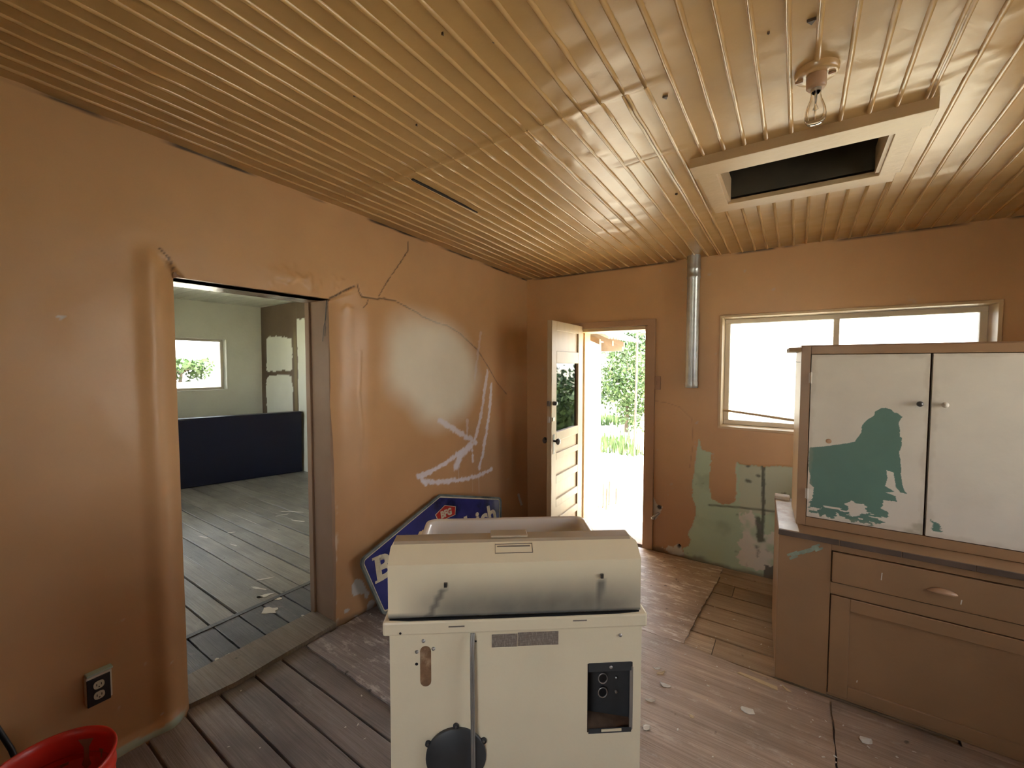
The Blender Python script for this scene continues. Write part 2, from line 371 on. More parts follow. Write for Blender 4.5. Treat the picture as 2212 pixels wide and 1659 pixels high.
PEEL2 = crop5([(145,800),(180,870),(235,900),(215,960),(160,1030),(145,980)])
HOLE = crop5([(400,1290)])[0]; HOLE2 = crop5([(205,900)])[0]
CRACKB = [BW(*p) for p in [(1410,865),(1440,870),(1470,880),(1495,905),(1497,960),(1490,1010)]]
def back_y(U, V):
    r = fbm(U, V, .9, 3, 3)*.010+fbm(U, V, 7, 3, 5)*.0012
    g = in_poly(U+fbm(U, V, 30, 2, 8)*.008, V+fbm(U, V, 30, 2, 9)*.008, GREEN)
    r = r+np.where(g, .0035, 0)+smooth(.02, .0, dist_line(U, V, CRACKB))*.001
    r = r+np.where(np.hypot(U-HOLE[0], V-HOLE[1]) < .014, .03, 0)
    return r
def back_col(U, V):
    n1, n2 = fbm(U, V, 30, 3, 8)*.010, fbm(U, V, 30, 3, 9)*.010
    c = np.tile(np.array(BROWN), (*U.shape, 1)); c = c*(1+.05*fbm(U, V, 2, 3, 4))[..., None]
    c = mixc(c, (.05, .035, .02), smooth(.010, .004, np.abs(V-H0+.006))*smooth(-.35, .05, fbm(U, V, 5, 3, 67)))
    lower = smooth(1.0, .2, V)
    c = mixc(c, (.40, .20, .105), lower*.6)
    g = in_poly(U+n1, V+n2, GREEN)
    green = mixc(np.tile(np.array((.47, .58, .40)), (*U.shape, 1)), (.38, .46, .31), smooth(.1, .6, fbm(U, V, 6, 4, 21)))
    green = mixc(green, (.52, .53, .38), in_poly(U+n1*2, V+n2*2, GREY).astype(float)*.85)
    green = mixc(green, (.72, .66, .56), in_poly(U+n1*3, V+n2*3, PLAST)*smooth(-.45, .05, fbm(U, V, 9, 4, 31)))
    dv = np.minimum(dist_line(U, V, DARKV)/.011, dist_line(U, V, DARKV2)/.022)
    green = mixc(green, (.055, .05, .035), smooth(1.4, .7, dv+fbm(U, V, 40, 3, 6)*.5)*.85)
    green = mixc(green, (.08, .085, .055), smooth(.012, .004, dist_line(U, V, DARKH))*.75)
    for s, rr in ((SPOT, .03), (SPOT2, .022)): green = mixc(green, (.06, .06, .045), smooth(rr, rr*.3, np.hypot((U-s[0]), (V-s[1])*1.6)+fbm(U, V, 60, 2, 2)*.008)*.8)
    green = mixc(green, (.08, .075, .06), smooth(.45, .7, fbm(U, V, 14, 5, 77))*.8)
    green = mixc(green, (.07, .065, .055), in_poly(U+n1, V+n2, ROT)*.9)
    c = np.where(g[..., None], green, c)
    edge = in_poly(U+n1+.004, V+n2, GREEN) ^ g
    c = mixc(c, (.55, .52, .42), edge*smooth(.0, .4, fbm(U, V, 11, 2, 15))*.8)
    for P_ in (PEEL, PEEL2): c = mixc(c, (.58, .54, .46), in_poly(U+n1*.6, V+n2*.6, P_).astype(float))
    for h, rr in ((HOLE, .014), (HOLE2, .02)): c = mixc(c, (.02, .015, .012), smooth(rr*1.1, rr*.8, np.hypot(U-h[0], V-h[1])))
    c = mixc(c, (.14, .08, .05), smooth(.004, .001, dist_line(U, V, CRACKB))*.35)
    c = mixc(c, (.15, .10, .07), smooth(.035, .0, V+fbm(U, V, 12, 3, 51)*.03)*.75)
    c = mixc(c, (.50, .42, .34), smooth(.62, .75, fbm(U, V, 16, 4, 91))*.5)
    return c
core = MB()
for (x0, x1, z0, z1) in [(-.3, DOOR[0], -.3, 2.75), (DOOR[0], DOOR[1], DOOR[3], 2.75), (DOOR[0], DOOR[1], -.3, -.02), (DOOR[1], WIN[0], -.3, 2.75),
                         (WIN[0], WIN[1], -.3, WIN[2]), (WIN[0], WIN[1], WIN[3], 2.75), (WIN[1], RX+.3, -.3, 2.75)]: core.box(x0, x1, .034, .27, z0, z1)
for (x, zz0, zz1) in ((DOOR[0], -.02, DOOR[3]), (DOOR[1], -.02, DOOR[3]), (WIN[0], WIN[2], WIN[3]), (WIN[1], WIN[2], WIN[3])): core.add([(x,-.012,zz0),(x,.04,zz0),(x,.04,zz1),(x,-.012,zz1)], [(0,1,2,3)])
for (x0, x1, z) in ((DOOR[0], DOOR[1], DOOR[3]), (WIN[0], WIN[1], WIN[3]), (WIN[0], WIN[1], WIN[2])): core.add([(x0,-.012,z),(x1,-.012,z),(x1,.04,z),(x0,.04,z)], [(0,1,2,3)])
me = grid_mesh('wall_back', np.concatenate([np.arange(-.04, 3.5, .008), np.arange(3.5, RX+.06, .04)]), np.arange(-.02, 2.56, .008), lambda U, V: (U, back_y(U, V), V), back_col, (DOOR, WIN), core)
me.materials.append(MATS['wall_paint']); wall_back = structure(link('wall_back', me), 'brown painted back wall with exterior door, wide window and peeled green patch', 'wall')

# ---- left wall (thick adobe, rounded at the opening)
OPEN = (-2.93, -2.17, -0.03, 1.985)
CRK1 = [LW(640+x/8.296, 560+y/8.296) for x, y in [(1080,440),(1120,580),(1180,680),(1300,700),(1420,715),(1550,700),(1780,755),(1950,850),(2157,970)]]+[LW(740+x/2.212, 600+y/2.212) for x, y in [(370,185),(435,215),(490,230),(550,265),(600,310),(640,345),(690,420),(740,500),(785,555)]]
CRK2 = [LW(*p) for p in [(881,522),(881,541),(862,570),(834,610),(818,639)]]
CRK3 = [LW(640+x/8.296, 560+y/8.296) for x, y in [(600,700),(690,660),(820,580),(920,535),(1040,480)]]
CRK4 = [LW(*p) for p in [(345,535),(362,553),(372,570),(382,590)]]
CRK5 = [LW(640+x/8.296, 560+y/8.296) for x, y in [(1280,720),(1250,800),(1180,870)]]
RIDGE = [LW(*p) for p in [(778,760),(776,850),(784,930),(781,1010),(790,1090),(788,1170)]]
def c2(pts): return [LW(740+x/2.212, 600+y/2.212) for x, y in pts]
STROKES = [(c2([(655,265),(645,330),(635,400),(625,480)]), .014, .35), (c2([(690,450),(670,560),(655,680),(635,770)]), .016, .8), (c2([(710,510),(700,640),(685,760),(670,850),(655,910)]), .015, .85),
           (c2([(455,680),(540,730),(620,775),(640,790)]), .017, .75), (c2([(640,790),(570,830),(500,880),(420,930),(375,945)]), .015, .8), (c2([(615,800),(565,850),(545,900)]), .028, .85),
           (c2([(620,800),(625,880)]), .009, .8), (c2([(390,975),(480,975),(570,965),(650,945),(715,915)]), .014, .8), (c2([(360,945),(400,985)]), .013, .8), (c2([(590,680),(595,760)]), .012, .4)]
DRIPS = [c2([(555,900),(555,960)]), c2([(622,890),(622,1020)]), c2([(651,960),(652,1030)])]
def c5b(pts): return [LW(660+x/9.217, 1240+y/9.217) for x, y in pts]
CHIPS = [c5b([(960,250),(1020,130),(1100,100),(1160,150),(1210,300),(1270,360),(1240,480),(1180,480),(1190,400),(1110,400),(1000,470),(970,400)]),
         c5b([(1240,560),(1330,500),(1370,560),(1330,650),(1240,740),(1210,730)]), c5b([(825,760),(850,720),(940,710),(900,790),(830,800)]), c5b([(1000,850),(1040,825),(1080,860),(1050,905),(1010,900)]),
         [LW(*p) for p in [(122,683),(134,681),(142,686),(132,691)]],
         [LW(*p) for p in [(1117,1068),(1121,1065),(1128,1090),(1124,1092)]]]
def left_x(U, V):                       # U = y, V = z
    r = fbm(U, V, 1.1, 3, 41)*.012+fbm(U, V, 6, 3, 42)*.0025
    r = r+.030*smooth(-1.88, -1.22, U)*smooth(-.35, -1.15, U)*smooth(.9, 1.3, V)*smooth(2.25, 1.9, V)  # shallow bulge added to turn the window's reflection along the wall
    # right pillar: bulging rounded corner between y=-1.93 and -2.17
    t = np.clip((-1.93-U)/.24, 0, 1); prof = -.012*t-.045*t**3
    top = 2.062+(U+2.0)*.45; low = smooth(.012, -.012, V-top)
    right = (U > -2.5)
    r = r+np.where(right, prof*low, 0)
    r = r+smooth(.10, .0, np.abs(U+1.93))*.010*smooth(2.05, 1.9, V)
    # left pillar
    t2 = np.clip((U+3.03)/.12, 0, 1); prof2 = -.10*(1-np.sqrt(np.clip(1-t2**2, 0, 1)))
    top2 = 2.09-(U+3.0)*1.2; low2 = smooth(.012, -.012, V-top2)
    r = r+np.where(~right, prof2*low2, 0)
    r = r+smooth(.07, .0, np.abs(U+3.02))*.012*smooth(2.12, 2.03, V)
    # lumpy plaster under the lintel
    r = r+smooth(.0, .5, fbm(U, V, 14, 3, 46))*.012*smooth(.16, .03, np.abs(V-2.03))*smooth(.36, .1, np.abs(U+2.28))
    for c, d, wd in ((CRK1, .006, .006), (CRK2, .005, .006), (CRK3, .010, .008), (CRK4, .006, .007), (CRK5, .003, .004)): r = r-smooth(wd, 0, dist_line(U, V, c)+fbm(U, V, 60, 2, 1)*.002)*d
    r = r+smooth(.01, .0, dist_line(U, V, RIDGE))*.003
    for P_ in CHIPS: r = r-in_poly(U, V, P_)*.003
    r = r+smooth(.05, .0, V)*.02*smooth(-2.9, -3.0, U)
    return r
def left_col(U, V):
    n1, n2 = fbm(U, V, 30, 3, 8)*.006, fbm(U, V, 30, 3, 9)*.006
    c = np.tile(np.array(BROWN), (*U.shape, 1))*(1+.05*fbm(U, V, 1.5, 4, 14))[..., None]
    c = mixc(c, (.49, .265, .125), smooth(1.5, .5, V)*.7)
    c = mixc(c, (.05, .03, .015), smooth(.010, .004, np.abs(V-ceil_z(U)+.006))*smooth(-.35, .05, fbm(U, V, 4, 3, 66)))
    for c_, wd in ((CRK1, .0042), (CRK2, .0035), (CRK3, .006), (CRK4, .004), (CRK5, .002)): c = mixc(c, (.07, .04, .02), smooth(wd*1.3, wd*.5, dist_line(U, V, c_)+fbm(U, V, 50, 2, 11)*.002)*.85)
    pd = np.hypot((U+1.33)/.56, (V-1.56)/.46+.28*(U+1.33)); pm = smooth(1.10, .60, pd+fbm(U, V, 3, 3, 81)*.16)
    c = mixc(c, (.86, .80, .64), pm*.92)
    streak = .5+.5*fbm(U*3+V, V*25-U*12, 3, 3, 61)
    for pts, wd, st in STROKES:
        d = dist_line(U, V, pts); c = mixc(c, (.80, .76, .80), smooth(wd*1.55, wd*.8, d+fbm(U, V, 45, 4, 12)*.016)*min(1, st*1.1)*smooth(-.1, .6, streak+.3))
    for pts in DRIPS: c = mixc(c, (.62, .55, .50), smooth(.004, .002, dist_line(U, V, pts))*.5)
    for P_ in CHIPS: c = mixc(c, (.60, .57, .52), in_poly(U+n1*.5, V+n2*.5, P_).astype(float))
    c = mixc(c, (.60, .55, .48), smooth(.70, .8, fbm(U, V, 22, 3, 73))*.6*smooth(.9, .2, V))
    edge = smooth(.020, .013, np.abs(V-.004)+fbm(U, V, 14, 4, 71)*.016)*smooth(-2.93, -2.98, U)
    c = mixc(c, (.42, .50, .40), edge)
    pe = smooth(.016, .006, np.abs(U+2.155)+fbm(U, V, 16, 3, 75)*.014)*smooth(.85, .6, V)*smooth(.05, .3, fbm(U, V*.6, 22, 3, 76))
    c = mixc(c, (.62, .50, .38), pe)
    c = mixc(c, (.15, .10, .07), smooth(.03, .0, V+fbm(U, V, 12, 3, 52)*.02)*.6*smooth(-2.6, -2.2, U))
    return c
core = MB()
for (y0, y1, z0, z1) in [(RY-.3, OPEN[0], -.3, 2.75), (OPEN[0], OPEN[1], OPEN[3]+.03, 2.75), (OPEN[1], .3, -.3, 2.75)]: core.box(-.27, -.125, y0, y1, z0, z1)
core.add([(-.056,OPEN[1],0),(-.13,OPEN[1],0),(-.13,OPEN[1],2.0),(-.056,OPEN[1],2.0)], [(0,1,2,3)])
core.add([(-.05,OPEN[0],0),(-.13,OPEN[0],0),(-.13,OPEN[0],2.0),(-.05,OPEN[0],2.0)], [(0,1,2,3)])
core.add([(.0,OPEN[0],OPEN[3]),(-.13,OPEN[0],OPEN[3]),(-.13,OPEN[1],OPEN[3]),(.0,OPEN[1],OPEN[3])], [(0,1,2,3)])
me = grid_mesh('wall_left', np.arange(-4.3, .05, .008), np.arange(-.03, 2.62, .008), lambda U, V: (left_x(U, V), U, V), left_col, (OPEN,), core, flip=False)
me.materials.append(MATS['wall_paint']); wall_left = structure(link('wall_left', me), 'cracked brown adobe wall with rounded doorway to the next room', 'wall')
MB().box(-.2, 0, RY-.2, -4.28, -.03, 2.8).build('wall_panel', 'brown_paint', wall_left)

# ---- unseen walls (behind and right of the camera), each with a window added as fill daylight
FILL_RW = (-2.20, -.95, .88, 2.20); FILL_BW = (1.6, 2.6, .85, 2.05)
rb = MB()
for (x0, x1, z0, z1) in [(-.3, FILL_BW[0], -.3, 2.8), (FILL_BW[0], FILL_BW[1], -.3, FILL_BW[2]), (FILL_BW[0], FILL_BW[1], FILL_BW[3], 2.8), (FILL_BW[1], RX+.3, -.3, 2.8)]: rb.box(x0, x1, RY-.25, RY, z0, z1)
structure(rb.build('wall_rear', 'brown_paint'), 'brown painted wall behind the viewer with an added daylight window', 'wall')
rt = MB()
for (y0, y1, z0, z1) in [(RY-.25, FILL_RW[0], -.3, 2.8), (FILL_RW[0], FILL_RW[1], -.3, FILL_RW[2]), (FILL_RW[0], FILL_RW[1], FILL_RW[3], 2.8), (FILL_RW[1], .27, -.3, 2.8)]: rt.box(RX, RX+.25, y0, y1, z0, z1)
structure(rt.build('wall_right', 'brown_paint'), 'brown painted wall on the far right of the room with an added daylight window', 'wall')

# ---- ceiling
HATCH = (1.945, 2.580, -1.505, -1.040)
def ceil_pos(U, V):
    wr = fbm(U, V, 2.0, 3, 101)*.003+fbm(U, V, 16, 3, 108)*.0009+fbm(U*1.0, V*2.5, 5, 3, 102)*.0035*smooth(-.2, .4, fbm(U, V, 1.2, 2, 103))
    seam = smooth(.02, 0, np.abs(V+2.195+fbm(U, V, 6, 2, 104)*.02))*.006*smooth(.45, .6, U)*smooth(1.95, 1.85, U)
    seam2 = smooth(.02, 0, np.abs(V+1.735+fbm(U, V, 9, 2, 105)*.02))*.008*smooth(1.5, 1.65, U)*smooth(1.9, 1.84, U)
    crinkle = smooth(.0, .6, fbm(U*.8, V*2.2, 9, 3, 106))*.005*smooth(.5, .2, np.hypot(U-2.75, V+1.95))
    crinkle2 = smooth(.0, .6, fbm(U*1.5, V, 9, 3, 107))*.005*smooth(.35, .1, np.hypot(U-1.5, V+2.0))
    return U, V, ceil_z(V)+wr-seam-seam2-crinkle-crinkle2
core = MB()
for (x0, x1, y0, y1) in [(-.3, HATCH[0]-.02, RY-.5, .45), (HATCH[1]+.02, RX+1.2, RY-.5, .45), (HATCH[0]-.02, HATCH[1]+.02, RY-.5, HATCH[2]-.02), (HATCH[0]-.02, HATCH[1]+.02, HATCH[3]+.02, .45)]:
    core.box(x0, x1, y0, y1, 2.72, 2.85)  # slab overhangs right and rear walls, added out of sight to block sun
me = grid_mesh('ceiling', np.arange(-.1, RX+.1, .016), np.arange(RY-.1, .06, .016), ceil_pos, lambda U, V: np.tile(np.array(BROWN), (*U.shape, 1)), (HATCH,), core, flip=True)
me.materials.append(MATS['ceiling_paint']); ceiling = structure(link('ceiling', me), 'glossy tan papered ceiling with narrow battens running to the back wall', 'ceiling')
PITCHB = 0.0795; BX = [2.316+(i-29)*PITCHB for i in range(0, 54)]
def batten_mesh(L, wob, double=False, seed=0):
    r = random.Random(seed); n = max(2, int(L/.12)); mb = MB(); vs = []; fs = []
    prof = [(-.0085, .006), (-.0075, .0), (-.004, -.0045), (0, -.0058), (.004, -.0045), (.0075, .0), (.0085, .006)]
    if double: prof = [(-.013, .006), (-.011, -.003), (-.007, -.006), (-.003, -.0045), (-.0005, .001), (.0025, -.0045), (.007, -.006), (.011, -.003), (.013, .006)]
    m = len(prof)
    for i in range(n+1):
        y = L*i/n; wx = wob*(r.random()-.5); wz = wob*(r.random()-.5)*.7
        for (a, b) in prof: vs.append((a+wx, y, b+wz+SY*y))
    for i in range(n):
        for k in range(m-1): fs.append((i*m+k, i*m+k+1, (i+1)*m+k+1, (i+1)*m+k))
    fs += [tuple(range(m)), tuple(range((n+1)*m-1, n*m-1, -1))]
    mb.add(vs, fs, True); me = mb.mesh('batten'); me.materials.append(MATS['batten_paint']); return me
_bm = {}
def add_batten(x, y0, y1, key, wob, double=False):
    k = (round(y1-y0, 2), key, double)
    if k not in _bm: _bm[k] = batten_mesh(y1-y0, wob, double, seed=hash(key) % 1000)
    link('batten', _bm[k], ceiling, loc=(x, y0, ceil_z(y0)-.002))
LAMP = (2.312, -1.985)
for i, x in enumerate(BX):
    if x < .03 or x > RX-.02: continue
    dbl = i in (33, 22, 17)
    xx = x+random.uniform(-.004, .004); key = i % 4
    if 1.868 < x < 2.65:
        if abs(x-LAMP[0]) < .03: add_batten(xx, RY, LAMP[1]-.055, key, .002); add_batten(xx, LAMP[1]+.15, -1.64, key, .001)
        else: add_batten(xx, RY, -1.635, key, .002, dbl)
        add_batten(xx, -.935, -.01, key, .002, dbl)
    elif i < 29: add_batten(xx, -2.2, -.01, key, .004, dbl); add_batten(xx+random.uniform(-.006, .006), RY, -2.2, key, .002)
    else: add_batten(xx, RY, -.01, key, .003, dbl)
def ceil_bit(name, pts, m='outlet_black'):
    mb = MB(); n = len(pts); mb.add([(x, y, ceil_z(y)-.0075) for x, y in pts]+[(x, y, ceil_z(y)+.002) for x, y in pts], [tuple(range(n)), tuple(range(2*n-1, n-1, -1))]+[(k, n+k, n+(k+1) % n, (k+1) % n) for k in range(n)]); return mb.build(name, m, ceiling)
def CP(px, py):
    d = ray(px, py); t = (H0+SY*CAM[1]-CAM[2])/(d[2]-SY*d[1]); return (CAM[0]+t*d[0], CAM[1]+t*d[1])
ceil_bit('open_seam', [(.648, -2.15), (.662, -2.15), (.668, -1.9), (.667, -1.64), (.660, -1.80), (.650, -2.0)])
for (px, py, s_) in ((1437, 207, .014), (1752, 42, .016), (1461, 418, .010), (766, 204, .007), (956, 70, .006), (1066, 87, .005), (1660, 68, .005), (900, 268, .006)):
    cx_, cy_ = CP(px, py); ceil_bit('paper_tear', [(cx_-s_*.6, cy_-s_*.3), (cx_+s_*.7, cy_-s_*.2), (cx_+s_*.1, cy_+s_*.8)], 'counter_edge')
# hatch frame and well
hf = tag(empty('ceiling_hatch', (2.26, -1.28, ceil_z(-1.28))), 'open attic hatch with tan board frame in the ceiling', 'hatch')
def hbox(name, x0, x1, y0, y1, d0, d1, m, bevel=.002):
    mb = MB(); c = hf.location
    vs = [(x-c[0], y-c[1], ceil_z(y)-d-c[2]) for d in (d1, d0) for (x, y) in ((x0, y0), (x1, y0), (x1, y1), (x0, y1))]
    mb.add(vs, [(0,3,2,1),(4,5,6,7),(0,1,5,4),(1,2,6,5),(2,3,7,6),(3,0,4,7)]); return mb.build(name, m, hf, bevel)
hbox('frame_board', 1.862, 2.665, -1.622, -1.500, -.01, .040, 'hatch_paint')
hbox('frame_board', 1.868, 2.640, -1.045, -.940, -.01, .014, 'hatch_paint')
hbox('frame_board', 1.866, 1.948, -1.500, -1.045, -.01, .016, 'hatch_paint')
hbox('frame_board', 2.577, 2.652, -1.500, -1.045, -.01, .016, 'hatch_paint')
well = MB(); c = hf.location
for (x0, x1, y0, y1) in [(1.925, 1.945, -1.53, -1.02), (2.58, 2.60, -1.53, -1.02), (1.945, 2.58, -1.53, -1.505), (1.945, 2.58, -1.04, -1.02)]: well.box(x0-c[0], x1-c[0], y0-c[1], y1-c[1], 2.518-c[2], 2.86-c[2])
well.build('hatch_well', 'attic_wood', hf)
MB().box(1.92-c[0], 2.61-c[0], -1.54-c[1], -1.01-c[1], 2.855-c[2], 2.875-c[2]).build('hatch_cover', 'attic_wood', hf)
hbox('stop_bead', 1.948, 1.960, -1.50, -1.045, -.12, .004, 'hatch_paint', 0); hbox('stop_bead', 2.562, 2.577, -1.50, -1.045, -.12, .004, 'hatch_paint', 0)

# ---- floor
floor = structure(MB().box(-.05, RX+.05, RY-.05, .06, -.30, -.030).build('floor', 'grey_plank'), 'worn wooden floor of old planks partly covered with plywood sheets', 'floor')
def plank_mesh(L, W, seed, m, t=.018):
    r = random.Random(seed); n = 6; vs = []
    for i in range(n+1):
        x = L*i/n; a = r.uniform(-.0015, .0015); b = r.uniform(-.0015, .0015); z = r.uniform(-.001, .0015)
        vs += [(x, a, -t), (x, a+.003, z-.0015), (x, a+.006, z), (x, W-b-.006, z), (x, W-b-.003, z-.0015), (x, W-b, -t)]
    fs = []
    for i in range(n):
        for k in range(5): fs.append((i*6+k, (i+1)*6+k, (i+1)*6+k+1, i*6+k+1))
    fs += [(0,1,2,3,4,5), tuple(n*6+k for k in (5,4,3,2,1,0))]
    mb = MB(); mb.add(vs, fs); me = mb.mesh('plank'); me.materials.append(MATS[m]); return me
def plank(x0, x1, y0, y1, z, m, parent, gap=.005):
    key = (round(x1-x0, 2), round(y1-y0, 3), m)
    me = plank_mesh(x1-x0, y1-y0-gap, random.randrange(999), m)
    o = link('plank', me, parent, loc=(x0, y0+gap/2, z)); o.rotation_euler = (0, 0, random.uniform(-.002, .002)); return o
ys = [-3.40, -3.255, -3.10, -2.952, -2.812, -2.655, -2.515, -2.37, -2.22]
for a, b in zip(ys[:-1], ys[1:]): plank(-.06, 1.35, a, b, -.012, 'grey_plank', floor)
for k in range(12): plank(-.06, 1.9, -3.40-.15*(k+1), -3.40-.15*k, -.012, 'grey_plank', floor)
ys = [-1.335, -1.16, -.985, -.815, -.63, -.44, -.27, -.10, .03]
cuts = {1: 1.93, 5: 1.95}
for k, (a, b) in enumerate(zip(ys[:-1], ys[1:])):
    if k in cuts: plank(1.55, cuts[k], a, b, -.012, 'tan_plank', floor); plank(cuts[k]+.004, 2.9, a, b, -.012, 'tan_plank', floor)
    else: plank(1.55, 2.9, a, b, -.012, 'tan_plank', floor)
def sheet(poly, m, z0=-.011, z1=.0):
    mb = MB(); mb.prism(poly, 'z', z0, z1); return mb.build('plywood_sheet', m, floor)
def ragged(pts, amp=.004, step=.05):
    out = []
    for (ax, ay), (bx, by) in zip(pts, pts[1:]+pts[:1]):
        n = max(1, int(math.hypot(bx-ax, by-ay)/step))
        for i in range(n):
            t = i/n; out.append((ax+(bx-ax)*t+random.uniform(-amp, amp)*(i > 0), ay+(by-ay)*t+random.uniform(-amp, amp)*(i > 0)))
    return out
sheet(ragged([(.01, -2.383), (.78, -2.397), (1.02, -2.40), (1.02, -1.20), (.01, -1.20)]), 'plywood_grey')
sheet(ragged([(.01, -1.195), (1.02, -1.195), (1.555, -1.165), (1.785, -1.16), (1.80, -.80), (1.822, -.50), (1.838, -.25), (1.84, -.02), (.01, -.02)]), 'plywood_scuffed')
sheet(ragged([(1.026, -3.6), (1.026, -1.20), (1.555, -1.17), (1.79, -1.165), (1.95, -1.175), (2.20, -1.20), (2.455, -1.20), (2.465, -3.6)]), 'plywood')
sheet(ragged([(2.462, -1.2), (2.47, -3.6), (RX, -3.6), (RX, -1.2)]), 'plywood')
sheet(ragged([(1.026, -3.605), (RX, -3.605), (RX, RY), (1.026, RY)]), 'plywood_grey')
sheet(ragged([(2.905, -1.195), (RX, -1.195), (RX, -.02), (2.905, -.02)]), 'plywood')

# ---- opening: timber lining and threshold
lin = structure(empty('trim_1', (-.14, -2.55, 0)), 'glossy brown timber lining of the inner doorway', 'trim')
L_ = lambda x0, x1, y0, y1, z0, z1: MB().box(x0+.14, x1+.14, y0+2.55, y1+2.55, z0, z1)
L_(-.285, -.052, -2.172, -2.13, -.02, 2.03).build('jamb', 'jamb_paint', lin, .004)
L_(-.285, -.052, -2.985, -2.935, -.02, 2.03).build('jamb', 'jamb_paint', lin, .004)
L_(-.285, -.020, -2.935, -2.172, 1.985, 2.03).build('head_board', 'jamb_paint', lin, .004)
L_(-.285, -.240, -2.185, -2.172, -.02, 1.985).build('stop_strip', 'jamb_paint', lin, .002)
wire = MB(); wire.tube([(.075, .376, 1.99), (.068, .373, 1.9), (.062, .372, 1.86), (.07, .37, 1.82), (.06, .371, 1.77)], .0016, 6); wire.tube([(.078, .376, 1.98), (.071, .373, 1.88), (.05, .372, 1.83), (.035, .372, 1.74)], .0016, 6)
wire.build('thin_wire', 'dark_metal', lin)
th = structure(MB().prism(ragged([(-.262, -2.93), (-.03, -2.93), (-.005, -2.75), (-.012, -2.5), (-.02, -2.3), (-.03, -2.172), (-.262, -2.172)], .004, .06), 'z', -.03, .012).build('trim_2', 'threshold_wood', bevel=.003), 'worn wooden threshold board in the inner doorway', 'threshold')

# ================================================================== THE NEXT ROOM
SX0, SYB, SYF, SZ = -5.054, -.18, -4.25, 2.535
WIN2 = (-1.62, -.705, 1.215, 1.985); FILL_WIN6 = (-3.9, -2.3, .80, 2.10)  # second opening is an unseen window added to brighten this room
SIDEW = (0.74, 0.76, 0.66)
def sl_col(U, V):
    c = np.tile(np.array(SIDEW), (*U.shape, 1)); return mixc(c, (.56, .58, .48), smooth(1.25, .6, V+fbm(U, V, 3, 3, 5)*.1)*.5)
core = MB()
for (y0, y1, z0, z1) in [(SYF-.3, FILL_WIN6[0], -.3, 2.75), (FILL_WIN6[0], FILL_WIN6[1], -.3, FILL_WIN6[2]), (FILL_WIN6[0], FILL_WIN6[1], FILL_WIN6[3], 2.75), (FILL_WIN6[1], WIN2[0], -.3, 2.75), (WIN2[0], WIN2[1], -.3, WIN2[2]), (WIN2[0], WIN2[1], WIN2[3], 2.75), (WIN2[1], .3, -.3, 2.75)]: core.box(SX0-.28, SX0-.02, y0, y1, z0, z1)
for z in (WIN2[2], WIN2[3]): core.add([(SX0-.02,WIN2[0],z),(SX0+.01,WIN2[0],z),(SX0+.01,WIN2[1],z),(SX0-.02,WIN2[1],z)], [(0,1,2,3)])
for y in (WIN2[0], WIN2[1]): core.add([(SX0-.02,y,WIN2[2]),(SX0+.01,y,WIN2[2]),(SX0+.01,y,WIN2[3]),(SX0-.02,y,WIN2[3])], [(0,1,2,3)])
me = grid_mesh('wall_far_left', np.arange(SYF, SYB+.03, .025), np.arange(-.05, 2.6, .025), lambda U, V: (SX0+fbm(U, V, 1.2, 3, 5)*.012, U, V), sl_col, (WIN2, FILL_WIN6), core, SIDEW)
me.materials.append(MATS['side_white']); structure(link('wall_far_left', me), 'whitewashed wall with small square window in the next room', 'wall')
WHITE1 = [(-4.90, 1.50), (-4.885, 2.02), (-4.80, 2.052), (-4.30, 2.03), (-4.13, 1.985), (-4.105, 1.90), (-4.12, 1.54), (-4.20, 1.505), (-4.60, 1.50), (-4.84, 1.475)]
WHITE2 = [(-4.93, -1), (-4.915, 1.30), (-4.88, 1.40), (-4.6, 1.43), (-4.22, 1.44), (-4.14, 1.40), (-4.12, 1.2), (-4.12, -1)]
def sb_col(U, V):
    n1, n2 = fbm(U, V, 9, 3, 8)*.02, fbm(U, V, 9, 3, 9)*.02
    c = np.tile(np.array((.13, .092, .055)), (*U.shape, 1))*(1+.25*fbm(U, V, 3, 3, 4))[..., None]
    for P_ in (WHITE1, WHITE2): c = mixc(c, SIDEW, in_poly(U+n1, V+n2, P_).astype(float))
    r = (U+n1*1.2 > -3.95-.02*np.sin(V*3)) & (V < 2.27+n2)
    c = mixc(c, (.68, .70, .60), r.astype(float)); c = mixc(c, (.24, .19, .09), smooth(.06, .02, np.abs(U+4.03))*smooth(2.2, 2.0, V)*.8)
    return c
core = MB().box(SX0-.3, -.2, SYB+.03, SYB+.2, -.3, 2.75)
me = grid_mesh('wall_far_back', np.arange(SX0-.02, -.2, .02), np.arange(-.05, 2.6, .02), lambda U, V: (U, SYB+fbm(U, V, 1.2, 3, 6)*.012-.02*smooth(-3.97, -3.93, U), V), sb_col, (), core, (.22, .165, .11))
me.materials.append(MATS['side_white']); structure(link('wall_far_back', me), 'patchy brown and white end wall of the next room', 'wall')
fr = MB(); FILL_FW = (-3.6, -1.2, .8, 2.1)  # front window added out of view as extra daylight for this room
for (x0, x1, z0, z1) in [(SX0-.3, FILL_FW[0], -.3, 2.75), (FILL_FW[0], FILL_FW[1], -.3, FILL_FW[2]), (FILL_FW[0], FILL_FW[1], FILL_FW[3], 2.75), (FILL_FW[1], -.2, -.3, 2.75)]: fr.box(x0, x1, SYF-.25, SYF, z0, z1)
me = fr.mesh('wall_far_front'); me.materials.append(MATS['side_white']); setattr_color(me, np.tile(np.array(SIDEW), (len(me.vertices), 1)))
structure(link('wall_far_front', me), 'whitewashed front wall of the next room with an added daylight window', 'wall')
cs = structure(MB().box(SX0-.8, -.2, SYF-.8, .3, SZ+.012, SZ+.3).build('ceiling_next_room', 'side_ceiling_white'), 'white board ceiling of the next room', 'ceiling')
y = SYF
